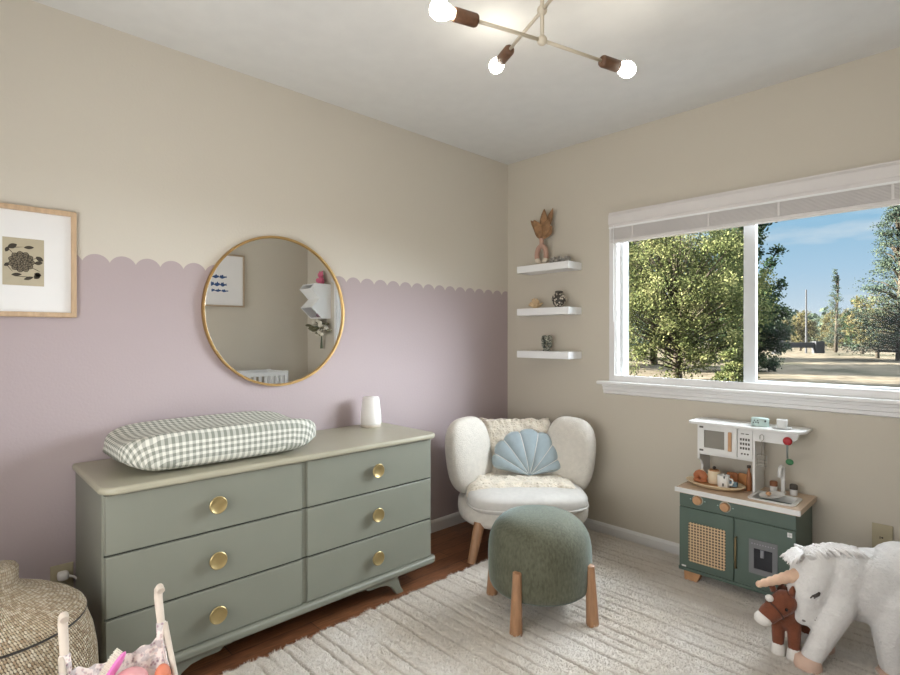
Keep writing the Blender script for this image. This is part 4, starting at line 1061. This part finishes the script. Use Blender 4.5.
for k_ in range(620):
    f_ = rnd.random() * (len(crest) - 1); i = min(int(f_), len(crest) - 2); g_ = f_ - i
    p = Vector(crest[i]) * (1 - g_) + Vector(crest[i + 1]) * g_ + Vector((0, rnd.uniform(-0.022, 0.022), zc - 0.010))
    fl_ = 1.0 if f_ < 1.0 else 0.0
    d = Vector((0.035 * fl_ - (1 - fl_) * rnd.uniform(0.012, 0.045), rnd.uniform(-0.014, 0.030), 0.004))
    mn.tube([p - Vector((0, 0, 0.010)), p + d * 0.4 + Vector((0, 0, 0.007)), p + d * 0.8 + Vector((0, d.y * 0.2, 0.001)), p + d * 1.15 + Vector((0, d.y * 0.5, -0.014))], [0.0045, 0.0042, 0.003, 0.0006], 5)
mn.build('mane', mat('white_mane', '#EDE9E6', 0.95, var=0.05, nscale=60), uni, smooth=True)
tl = MB()
for k_ in range(60):
    a, b = rnd.uniform(-0.02, 0.02), rnd.uniform(-0.03, 0.03)
    tl.tube([(-0.305, a, 0.37 + zc), (-0.35, a * 1.5 + b * 0.3, 0.34 + zc), (-0.365, a + b, 0.22 + zc), (-0.35, a + b * 1.4, 0.12 + zc)], [0.008, 0.010, 0.008, 0.002], 5)
tl.build('tail', mat('white_tail', '#EDE9E6', 0.95), uni, smooth=True)

# ------------------------------------------------------------------ brown toy pony
pony = thing('toy_pony', 'small brown plush pony with white hooves beside the unicorn head', 'plush pony', (1.905, -0.605, RUG), R(-92))
M_BROWN = mat('brown_plush', '#7A4630', 0.95, var=0.12, nscale=40, bump=0.6, bscale=160, bdist=0.004, sheen=0.2)
M_PWHITE = mat('white_plush', '#E8E3DD', 0.95, var=0.03, nscale=50, bump=0.4, bscale=160, bdist=0.004)
pb = MB()
pb.sell((-0.02, 0, 0.155 + zc), (0.105, 0.042, 0.045))
cap(pb, (0.055, 0, 0.165 + zc), (0.085, 0.0, 0.225 + zc), 0.040, 0.034)
hd0, hd1 = Vector((0.098, 0.004, 0.240 + zc)), Vector((0.146, -0.034, 0.196 + zc))
cap(pb, hd0, hd1, 0.041, 0.033)
for (x, y) in ((0.065, 0.026), (0.065, -0.026), (-0.095, 0.026), (-0.095, -0.026)):
    cap(pb, (x, y, 0.145 + zc), (x, y, 0.065 + zc), 0.024, 0.020)
remesh(pb.build('body', M_BROWN, pony, smooth=True), 0.005, 5, (0.003, 0.008))
for (x, y) in ((0.065, 0.026), (0.065, -0.026), (-0.095, 0.026), (-0.095, -0.026)):
    MB().lathe([(0.0, RUG - 0.003 + zc), (0.022, RUG - 0.003 + zc), (0.0245, 0.030 + zc), (0.022, 0.060 + zc), (0.017, 0.072 + zc), (0, 0.073 + zc)], 20, Matrix.Translation((x, y, 0))).build('hoof', M_PWHITE, pony, smooth=True)
MB().sell(hd1 + Vector((0.012, -0.012, -0.014)), (0.031, 0.031, 0.025), nu=24, nv=16).build('muzzle', M_PWHITE, pony, smooth=True)
MB().sell(hd0 + Vector((0.044, -0.036, 0.014)), (0.012, 0.014, 0.013), nu=18, nv=12).build('forelock', M_PWHITE, pony, smooth=True)
for y in (0.022, -0.034):
    MB().tube([hd0 + Vector((0.0, y, 0.028)), hd0 + Vector((0.004, y * 1.25, 0.052)), hd0 + Vector((0.006, y * 1.3, 0.068))], [0.012, 0.010, 0.003], 10).build('ear', M_BROWN, pony, smooth=True)
MB().sell(hd0 + Vector((0.040, 0.018, -0.010)), (0.005, 0.005, 0.006), nu=12, nv=8).build('eye', mat('black_eye', '#1A1512', 0.2), pony, smooth=True)
MB().sell(hd0 + Vector((0.020, -0.046, -0.005)), (0.005, 0.005, 0.006), nu=12, nv=8).build('eye', mat('black_eye', '#1A1512', 0.2), pony, smooth=True)
br = []
for i in range(25):
    a = 2 * pi * i / 24
    ax_ = (hd1 - hd0).normalized(); s1 = ax_.cross(Vector((0, 0, 1))).normalized(); s2 = ax_.cross(s1)
    br.append(hd0 + (hd1 - hd0) * 0.62 + (s1 * cos(a) + s2 * sin(a)) * 0.0375)
MB().tube(br, 0.0028, 8, cap=False).build('bridle', mat('dark_strap', '#4A2A1C', 0.6), pony, smooth=True)
pm = MB()
for k_ in range(50):
    f_ = rnd.random()
    p = Vector((0.075 - 0.02 * f_, 0.0, 0.29 - 0.09 * f_ + zc)); s_ = rnd.choice((-1, 1))
    pm.tube([p, p + Vector((-0.02, s_ * 0.018, 0.004)), p + Vector((-0.025, s_ * 0.036, -0.025))], [0.006, 0.005, 0.001], 5)
pm.build('mane', mat('dark_brown_mane', '#5A3324', 0.9), pony, smooth=True)
MB().sell((-0.01, 0, 0.190 + zc), (0.045, 0.046, 0.020), nu=24, nv=12).build('saddle', mat('blue_saddle', '#5D77A8', 0.8), pony, smooth=True)

# ------------------------------------------------------------------ woven basket
def weave():
    t = NT('seagrass_weave')
    tcx = t.n.new('ShaderNodeTexCoord'); m_ = t.n.new('ShaderNodeMapping'); m_.inputs['Scale'].default_value = (1, 1, 1)
    t.l.new(tcx.outputs['UV'], m_.inputs[0])
    s = t.n.new('ShaderNodeSeparateXYZ'); t.l.new(m_.outputs[0], s.inputs[0])
    u = t.math('MULTIPLY', s.outputs['X'], 185.0); v = t.math('MULTIPLY', s.outputs['Y'], 105.0)
    row = t.math('FLOOR', v)
    u2 = t.math('ADD', u, t.math('MULTIPLY', t.math('MODULO', row, 2.0), 0.5))
    u2 = t.math('ADD', u2, t.math('MULTIPLY', t.math('FRACT', v), 0.25))
    fu = t.math('ABSOLUTE', t.math('SUBTRACT', t.math('FRACT', u2), 0.5)); fv = t.math('ABSOLUTE', t.math('SUBTRACT', t.math('FRACT', v), 0.5))
    h = t.math('SUBTRACT', 1.0, t.math('ADD', t.math('POWER', t.math('MULTIPLY', fu, 2.0), 2.0), t.math('MULTIPLY', t.math('POWER', t.math('MULTIPLY', fv, 2.0), 2.0), 0.6)))
    cell = t.n.new('ShaderNodeTexWhiteNoise'); cmb = t.n.new('ShaderNodeCombineXYZ')
    t.l.new(t.math('FLOOR', u2), cmb.inputs[0]); t.l.new(row, cmb.inputs[1]); t.l.new(cmb.outputs[0], cell.inputs['Vector'])
    straw = t.ramp(cell.outputs['Value'], [(0.0, srgb('#A58C6E')), (0.5, srgb('#C6B294')), (1.0, srgb('#DCCDB4'))])
    col = t.mix(t.ramp(h, [(0.0, (0, 0, 0, 1)), (0.35, (1, 1, 1, 1))]), srgb('#5E4E3C'), straw)
    t.bump(h, 0.9, 0.006)
    return t.set(col, 0.85)
M_WEAVE = weave()
bk = thing('woven_basket', 'large lidded seagrass basket with rounded belly left of the dresser', 'basket', (0.504, -2.822, 0))
MB().lathe([(0.0, 0.004), (0.17, 0.004), (0.185, 0.012), (0.212, 0.07), (0.234, 0.15), (0.2385, 0.22), (0.235, 0.28), (0.225, 0.34), (0.208, 0.393), (0.202, 0.400), (0.0, 0.400)], 96).build('body', M_WEAVE, bk, smooth=True, auto=60)
ld = MB().lathe([(0.204, 0.404), (0.209, 0.408), (0.203, 0.420), (0.178, 0.443), (0.132, 0.472), (0.085, 0.495), (0.058, 0.508), (0.047, 0.520), (0.048, 0.558), (0.042, 0.568), (0.0, 0.570)], 96)
lid = ld.build('lid', M_WEAVE, bk, smooth=True, auto=60)
rr = [(0.206 * cos(2 * pi * i / 80), 0.206 * sin(2 * pi * i / 80), 0.402) for i in range(81)]
MB().tube(rr, 0.003, 6, cap=False).build('seam', mat('dark_seam', '#3A3430', 0.8), lid, smooth=True)

# ------------------------------------------------------------------ doll stroller in the near left corner
ds = thing('doll_stroller', 'wooden doll stroller with floral fabric seat in front of the dresser', 'doll stroller', (0.92, -2.60, RUG))
M_PALE = mat('pale_birch', '#D0C2B3', 0.5, var=0.06, nscale=20, stretch=(3, 3, 0.7))
def floral():
    t = NT('floral_cotton')
    v = t.node('ShaderNodeTexVoronoi'); v.inputs['Scale'].default_value = 95; t.l.new(t.coords('Object'), v.inputs['Vector'])
    c1 = t.ramp(v.outputs['Distance'], [(0.18, srgb('#A5808A')), (0.30, srgb('#C6A99E')), (0.42, srgb('#E6DAD2'))])
    n_ = t.noise(55, 3)
    c2 = t.ramp(n_, [(0.44, srgb('#8A8690')), (0.52, srgb('#E6DAD4'))])
    col = t.mix(0.45, c1, c2)
    return t.set(col, 0.9)
M_FLORAL = floral()
HY = (-2.712, -2.490)
for y in HY:
    h_ = MB().tube([(0.835, y, 0.352), (0.824, y, 0.40), (0.808, y, 0.44), (0.796, y, 0.472), (0.797, y, 0.494), (0.808, y, 0.503), (0.822, y, 0.497)], [0.0095, 0.010, 0.0108, 0.0112, 0.011, 0.0108, 0.0100], 14)
    h_.build('handle', M_PALE, ds, world=True, smooth=True, auto=60)
    MB().tube([(0.828, y + (0.008 if y > -2.6 else -0.008), 0.408), (1.10, y + (0.008 if y > -2.6 else -0.008), 0.075)], 0.0075, 10).build('leg', M_PALE, ds, world=True, smooth=True)
    MB().tube([(0.835, y, 0.365), (0.76, y, 0.075)], 0.0075, 10).build('leg', M_PALE, ds, world=True, smooth=True)
    for x in (0.76, 1.10):
        Kw = Matrix.Translation((x, y - 0.012 if y < -2.6 else y + 0.012, 0.068)) @ Matrix.Rotation(R(90), 4, 'X')
        MB().lathe([(0.0, -0.008), (0.040, -0.008), (0.045, -0.004), (0.045, 0.004), (0.040, 0.008), (0.0, 0.008)], 28, Kw).build('wheel', M_PALE, ds, world=True, smooth=True, auto=40)
MB().tube([(0.76, HY[0], 0.068), (0.76, HY[1], 0.068)], 0.005, 8).build('axle', M_PALE, ds, world=True); MB().tube([(1.10, HY[0], 0.068), (1.10, HY[1], 0.068)], 0.005, 8).build('axle', M_PALE, ds, world=True)
def sling(u, v):
    y = HY[0] + (HY[1] - HY[0]) * u
    sagq = 4 * u * (1 - u)
    # from back top edge, down into the seat and out to the front edge
    prof = [(0.838, 0.380), (0.850, 0.335), (0.872, 0.295), (0.925, 0.268), (1.00, 0.272), (1.045, 0.285)]
    f_ = v * (len(prof) - 1); i = min(int(f_), len(prof) - 2); g_ = f_ - i
    x = prof[i][0] * (1 - g_) + prof[i + 1][0] * g_; z = prof[i][1] * (1 - g_) + prof[i + 1][1] * g_
    x += -0.018 * sagq * (1 - v)
    z -= (0.028 * sagq + 0.003 * sin(u * 38)) * (1 if v < 0.15 else 0.7)
    x += 0.004 * sin(u * 31 + v * 9)
    return Vector((x, y, z))
fb = MB().grid(sling, 40, 40).build('fabric_seat', M_FLORAL, ds, world=True, smooth=True)
so = fb.modifiers.new('thick', 'SOLIDIFY'); so.thickness = 0.004
for y in HY:
    MB().tube([(0.836, y, 0.348), (0.828, y, 0.385), (0.822, y, 0.410)], [0.014, 0.0138, 0.0125], 14).build('fabric_loop', M_FLORAL, ds, world=True, smooth=True)
    s_ = 1 if y > -2.6 else -1
    sp_ = MB()
    sp_.grid(lambda u, v, y=y, s_=s_: Vector((0.835 + 0.21 * u, y - s_ * 0.004 * sin(u * pi), (0.385 - 0.165 * u) * (1 - v) + (0.30 - 0.07 * u) * v * 1.0 + 0.003 * sin(u * 40))), 24, 8)
    q_ = sp_.build('side_panel', M_FLORAL, ds, world=True, smooth=True); so = q_.modifiers.new('thick', 'SOLIDIFY'); so.thickness = 0.003
# brush and bits lying in the stroller
hb_ = thing('toy_hairbrush', 'pink toy hairbrush with cream bristles in the doll stroller', 'hairbrush', (0.860, -2.632, 0.320))
hb_.rotation_euler = (R(32), R(0), R(136))
MB().sell((0, 0, 0.045), (0.020, 0.009, 0.050), nu=24, nv=16).build('paddle', mat('hot_pink', '#E87FC0', 0.4), hb_, smooth=True)
bt = MB()
for i in range(5):
    for j in range(9):
        x, z = -0.013 + 0.0065 * i, 0.010 + 0.0095 * j
        if (x / 0.018) ** 2 + ((z - 0.048) / 0.05) ** 2 < 1: bt.tube([(x, 0.006, z), (x, 0.024, z)], 0.0015, 5)
bt.build('bristles', mat('cream_bristle', '#E3DCCB', 0.7), hb_)
dh = MB().sell((0, 0, 0), (0.042, 0.042, 0.034), nu=28, nv=18).build('toy_ball', mat('soft_pink', '#D79C9C', 0.6), None, smooth=True)
dh.location = (0.900, -2.584, 0.318); tag(dh, 'soft pink round toy lying in the doll stroller seat', 'toy')
dh = MB().sell((0, 0, 0), (0.022, 0.020, 0.03), nu=20, nv=14).build('toy_fruit', mat('coral_orange', '#CF7A5C', 0.6), None, smooth=True)
dh.location = (0.915, -2.512, 0.312); tag(dh, 'small coral orange toy at right side of the doll stroller', 'toy')

# ------------------------------------------------------------------ ceiling lamp
LH = Vector((1.418, -1.520, 2.178)); Z2 = 2.276
lamp = thing('ceiling_lamp', 'cream crossed-arm ceiling lamp with wooden sockets and four globe bulbs', 'ceiling lamp', (LH.x, LH.y, ROOM_H))
M_LCREAM = mat('cream_metal', '#CDC2AE', 0.45, var=0.02)
M_WALNUT = mat('walnut_socket', '#62442F', 0.45, var=0.2, nscale=40)
MB().lathe([(0.0, -0.0005), (0.062, -0.0005), (0.062, -0.018), (0.056, -0.024), (0.0, -0.026)], 36).build('canopy', M_LCREAM, lamp, smooth=True, auto=50)
MB().tube([(0, 0, -0.02), (0, 0, LH.z - ROOM_H - 0.012)], 0.0065, 14).build('stem', M_LCREAM, lamp, smooth=True)
for hz_ in (LH.z, Z2): MB().sell((0, 0, hz_ - ROOM_H), (0.0165, 0.0165, 0.0165), nu=20, nv=14).build('hub', M_LCREAM, lamp, smooth=True)
bt_ = NT('bulb_glow')
bt_.set((1, 0.95, 0.85, 1), 0.3)
bt_.bsdf.inputs['Emission Color'].default_value = (1.0, 0.93, 0.80, 1); bt_.bsdf.inputs['Emission Strength'].default_value = 27.0
A_ = Vector((1.303, -1.880, 0)); B_ = Vector((1.520, -1.135, 0)); C_ = Vector((1.072, -1.355, 0))
for tgt, zz in ((A_, LH.z), (B_, LH.z), (C_, Z2), (Vector((2 * LH.x - C_.x, 2 * LH.y - C_.y, 0)), Z2)):
    d = Vector((tgt.x - LH.x, tgt.y - LH.y, 0)); L_ = d.length; d.normalize(); zl = zz - ROOM_H
    arm = MB().tube([d * 0.012 + Vector((0, 0, zl)), d * (L_ - 0.135) + Vector((0, 0, zl))], 0.0058, 12).build('arm', M_LCREAM, lamp, smooth=True)
    K = Matrix.Translation(d * (L_ - 0.138) + Vector((0, 0, zl))) @ d.to_track_quat('Z', 'Y').to_matrix().to_4x4()
    sk_ = MB().lathe([(0.0, 0.0), (0.010, 0.0), (0.018, 0.004), (0.0205, 0.010), (0.0205, 0.080), (0.018, 0.083), (0.014, 0.083), (0.0, 0.080)], 24, K).build('socket', M_WALNUT, arm, smooth=True, auto=50)
    MB().lathe([(0.013, 0.078), (0.0145, 0.090), (0.0215, 0.102), (0.027, 0.117), (0.0285, 0.129), (0.026, 0.142), (0.0195, 0.153), (0.010, 0.158), (0.0, 0.1595)], 28, K).build('bulb', bt_.m, arm, smooth=True)

# ------------------------------------------------------------------ outdoors
def ground_mat():
    t = NT('dry_sandy_ground')
    a = t.noise(0.35, 5); b = t.noise(2.2, 6)
    c1 = t.ramp(b, [(0.35, srgb('#3C372F')), (0.6, srgb('#544E44'))])
    c2 = t.mix(t.ramp(a, [(0.50, (0, 0, 0, 1)), (0.62, (1, 1, 1, 1))]), c1, srgb('#33322A'))
    return t.set(c2, 0.95, **{'Specular_IOR_Level': 0.0})
GZ = 0.05
gmb = MB().grid(lambda u, v: Vector((-110 + 150 * u, 1.2 + 130 * v, GZ - 0.25 * max(0, 1 - v * 25) + 0.15 * mnoise.noise(Vector((u * 40, v * 40, 0))) * min(1, v * 10))), 90, 90)
struct(gmb.build('ground', ground_mat(), None, smooth=True))

def leaf_mat(name, a, b, c):
    t = NT(name)
    n_ = t.noise(1.3, 4); n2 = t.noise(9, 3)
    dk = lambda h: tuple(0.38 * q for q in srgb(h)[:3]) + (1,)
    mixn = t.math('ADD', t.math('MULTIPLY', n_, 0.5), t.math('MULTIPLY', n2, 0.5))
    col = t.ramp(mixn, [(0.38, dk(a)), (0.5, dk(b)), (0.62, dk(c))])
    t.set(col, 0.8, **{'Specular_IOR_Level': 0.0})
    tr = t.node('ShaderNodeBsdfTranslucent'); t.l.new(col, tr.inputs[0])
    mxs = t.node('ShaderNodeMixShader'); mxs.inputs[0].default_value = 0.25
    t.l.new(t.bsdf.outputs[0], mxs.inputs[1]); t.l.new(tr.outputs[0], mxs.inputs[2])
    t.l.new(mxs.outputs[0], t.n['Material Output'].inputs['Surface'])
    return t.m
M_JUN = leaf_mat('juniper_leaf', '#3F4C34', '#747D50', '#AEAC7C')
M_PINE = leaf_mat('pine_needle', '#2A3A32', '#41553F', '#66754F')
M_BLUEP = leaf_mat('blue_green_needle', '#3F4E4A', '#56665B', '#7A8468')
M_BROWNP = leaf_mat('dry_needle', '#55573F', '#726C4C', '#8C825E')
M_BARK = mat('grey_bark', '#3F3A33', 0.9, var=0.2, nscale=8, bump=0.5, bscale=30, bdist=0.02, Specular_IOR_Level=0.0)

def tree(name, label, loc, height, radius, n_cl, leaves, leaf, mats_, seed, base=0.0, shape='round', cat='tree', group=None, csz=0.18):
    rnd = random.Random(seed)
    root = thing(name, label, cat, (loc[0], loc[1], GZ - 0.05), 0, group)
    tr = MB(); fo_v, fo_f = [], []
    top = height * (0.9 if shape == 'cone' else 0.72)
    lean = Vector((rnd.uniform(-0.04, 0.04) * height, rnd.uniform(-0.04, 0.04) * height, 0))
    tr.tube([(0, 0, -0.05), lean * 0.4 + Vector((0, 0, top * 0.45)), lean + Vector((0, 0, top))], [0.05 * height ** 0.8 * (0.55 if shape == 'cone' else 0.8), 0.03 * height ** 0.8 * 0.6, 0.008 * height], 8)
    for k_ in range(n_cl):
        if shape == 'cone':
            h = base + (1 - base) * (rnd.random() ** 1.15); rr_ = radius * (1.06 - h) * rnd.uniform(0.25, 1.0); zc_ = h * height
            a = rnd.uniform(0, 2 * pi)
            c = Vector((rr_ * cos(a), rr_ * sin(a), zc_ - 0.10 * rr_)); sz = radius * 0.20 * (1.15 - h) + 0.05
            flat = 0.45
        else:
            while True:
                q = Vector((rnd.uniform(-1, 1), rnd.uniform(-1, 1), rnd.uniform(-1, 1)))
                if 0.25 < q.length < 1: break
            lump = 1 + 0.28 * mnoise.noise(Vector((q.x * 2.2 + seed, q.y * 2.2, q.z * 2.2)))
            c = Vector((q.x * radius * lump, q.y * radius * lump, height * (base + (1 - base) * (0.5 + 0.5 * q.z * lump)))); sz = radius * csz
            flat = 0.8
        if k_ % 2 == 0:
            z0 = max(0.05 * height, c.z * (0.6 if shape != 'cone' else 0.97)); tr.tube([lean * (z0 / height) + Vector((0, 0, z0 * 0.85)), (lean * (z0 / height) + Vector((0, 0, z0)) + c) / 2 + Vector((0, 0, -0.04 * height * 0.3)), c], [0.010 * height * 0.5, 0.006 * height * 0.5, 0.002 * height * 0.5], 5)
        for l_ in range(leaves):
            p = c + Vector((rnd.gauss(0, 1) * sz, rnd.gauss(0, 1) * sz, rnd.gauss(0, 1) * sz * flat)) * 0.62
            d = Vector((rnd.gauss(0, 1), rnd.gauss(0, 1), rnd.gauss(0, 0.7) + 0.25)).normalized()
            s = d.cross(Vector((rnd.gauss(0, 1), rnd.gauss(0, 1), rnd.gauss(0, 1)))).normalized()
            L_ = leaf * rnd.uniform(0.6, 1.3); W_ = L_ * 0.34
            o_ = len(fo_v)
            fo_v += [p, p + d * L_ * 0.5 + s * W_, p + d * L_, p + d * L_ * 0.5 - s * W_]; fo_f.append((o_, o_ + 1, o_ + 2, o_ + 3))
    f_ = MB(); f_.v = fo_v; f_.f = fo_f; f_.mi = [0] * len(fo_f)
    fo = f_.build('foliage', mats_, root, weld=False)
    tr.build('trunk', M_BARK, root, smooth=True)
    return root

def cam_ground(right, depth):
    """point on the ground 'right' metres right and 'depth' metres ahead of where the photographer stands"""
    ya = R(46.086)
    return (2.466 - sin(ya) * depth + cos(ya) * right, -2.946 + cos(ya) * depth + sin(ya) * right)

tree('juniper_tree', 'broad sunlit yellow-green juniper filling the left window pane', cam_ground(5.75, 13.5), 4.7, 2.0, 340, 190, 0.058, M_JUN, 1, 0.03, csz=0.115)
tree('juniper_bush', 'low yellow-green juniper bush at foot of the big juniper', cam_ground(6.05, 11.4), 0.9, 0.36, 40, 130, 0.055, M_JUN, 14, 0.0, cat='bush')
tree('pine_tree', 'short bushy blue-green pine right of the window mullion', cam_ground(10.3, 18.0), 3.2, 1.0, 110, 120, 0.10, M_PINE, 2, 0.05)
tree('pine_tree', 'tall dark pine standing between the big juniper and the bushy pine', cam_ground(9.3, 17.0), 6.6, 0.95, 110, 130, 0.10, M_PINE, 12, 0.10)
tree('pine_tree', 'dark pine standing behind the big juniper', cam_ground(8.4, 22.0), 6.2, 1.9, 130, 120, 0.11, M_BLUEP, 3, 0.10)
tree('pine_tree', 'pale grey-green airy tree at left edge of the window', cam_ground(5.9, 19.0), 4.6, 1.5, 90, 100, 0.09, M_BLUEP, 4, 0.05)
tree('pine_tree', 'distant pine half hidden between juniper and dark pine', cam_ground(13.5, 27.5), 6.5, 2.0, 110, 90, 0.12, M_PINE, 15, 0.08)
tree('conifer_tree', 'tall ragged blue-grey conifer at the right window edge', cam_ground(22.3, 26.5), 9.5, 2.3, 330, 90, 0.085, M_BLUEP, 5, 0.08, 'cone')
tree('conifer_tree', 'thin bare conifer standing alone against the sky', cam_ground(28.5, 39.5), 6.4, 0.85, 100, 40, 0.07, M_BLUEP, 6, 0.12, 'cone')
for i, (r_, d_, h_, ra_, lab) in enumerate(((4.6, 21.0, 8.0, 2.3, 'dense pine nearer the house in the grove behind the juniper'), (7.0, 28.5, 9.0, 2.7, 'dense pine at far end of the grove behind the juniper'))):
    tree('pine_tree', lab, cam_ground(r_, d_), h_, ra_, 200, 50, 0.42, M_PINE, 40 + i, 0.12, group='grove pines left of the window')
for i, (r_, d_, h_, ra_, m_, lab) in enumerate(((28.2, 43.0, 3.2, 1.2, M_BROWNP, 'olive brown bush left of the thin bare conifer'), (33.3, 46.0, 3.6, 1.3, M_BROWNP, 'small dry tree just left of the thin conifer base'),
                                      (37.4, 47.0, 3.3, 1.6, M_BROWNP, 'dry tan-green bush just right of the thin conifer'), (27.0, 35.0, 3.7, 1.0, M_PINE, 'mid-sized dark pine left of the ragged conifer'),
                                      (24.0, 30.0, 3.6, 1.3, M_BROWNP, 'dry olive tree below the ragged conifer'), (36.0, 50.0, 3.4, 1.8, M_BLUEP, 'hazy blue-green tree far behind the fence rail'), (41.0, 54.0, 3.8, 2.0, M_BLUEP, 'hazy distant tree far behind the dry olive tree'))):
    tree('field_tree', lab, cam_ground(r_, d_), h_, ra_, 80, 80, 0.12, m_, 20 + i, 0.08, 'round', group='trees across the field')
# far tree line, uncountable
tl_ = MB(); rnd = random.Random(31)
for k_ in range(150):
    d_ = rnd.uniform(62, 80); r_ = rnd.uniform(5, 95)
    x, y = cam_ground(r_, d_); h_ = rnd.uniform(2.0, 4.4)
    for q in range(60):
        p = Vector((x + rnd.gauss(0, 1.2), y + rnd.gauss(0, 1.2), GZ + h_ * rnd.random() ** 0.8)); d = Vector((rnd.gauss(0, 1), rnd.gauss(0, 1), rnd.gauss(0, 1))).normalized(); s = d.orthogonal().normalized()
        tl_.add([p, p + d * 0.4 + s * 0.3, p + d * 0.8, p + d * 0.4 - s * 0.3], [(0, 1, 2, 3)])
o = tl_.build('distant_treeline', M_BLUEP, None, weld=False); tag(o, 'hazy line of distant trees along the field horizon', 'trees', kind='stuff')
# fence rail and posts
M_GREYW = mat('weathered_grey_wood', '#24262A', 0.85, var=0.1)
fx, fy = cam_ground(24.8, 36.0)
fe = thing('field_fence', 'grey timber fence rail ending at a post across the field', 'fence', (fx, fy, GZ))
u_ = Vector((cos(R(46)), sin(R(46)), 0))
def fpt(t, z): return u_ * t + Vector((0, 0, z))
MB().box(-3.0, 0.2, -0.12, 0.12, 0.42, 0.78, 0, rot_z(46)).build('rail', M_GREYW, fe); MB().box(-0.28, 0.30, -0.22, 0.22, -0.1, 0.85, 0, rot_z(46)).build('post', M_GREYW, fe)
MB().box(-3.0, -2.6, -0.2, 0.2, -0.1, 0.7, 0, rot_z(46)).build('post', M_GREYW, fe)
px_, py_ = cam_ground(26.0, 39.0)
o = MB().tube([(0, 0, -0.1), (0, 0, 4.6)], [0.07, 0.05], 8).build('utility_pole', M_GREYW, None); o.location = (px_, py_, GZ); tag(o, 'thin grey pole standing behind the fence rail', 'pole')
hx_, hy_ = cam_ground(31.0, 51.0)
hs_ = thing('far_shed', 'small pale shed behind the fence rail', 'shed', (hx_, hy_, GZ), R(46))
MB().box(-2.2, 0.9, -1.2, 1.2, -0.1, 1.5).build('wall', mat('pale_shed', '#6A6B6D', 0.8), hs_)
MB().prism([(-2.4, 1.5), (1.1, 1.5), (0.8, 1.9), (-2.1, 1.9)], 'y', -1.35, 1.35).build('roof', mat('grey_roof', '#4A4D50', 0.8), hs_)
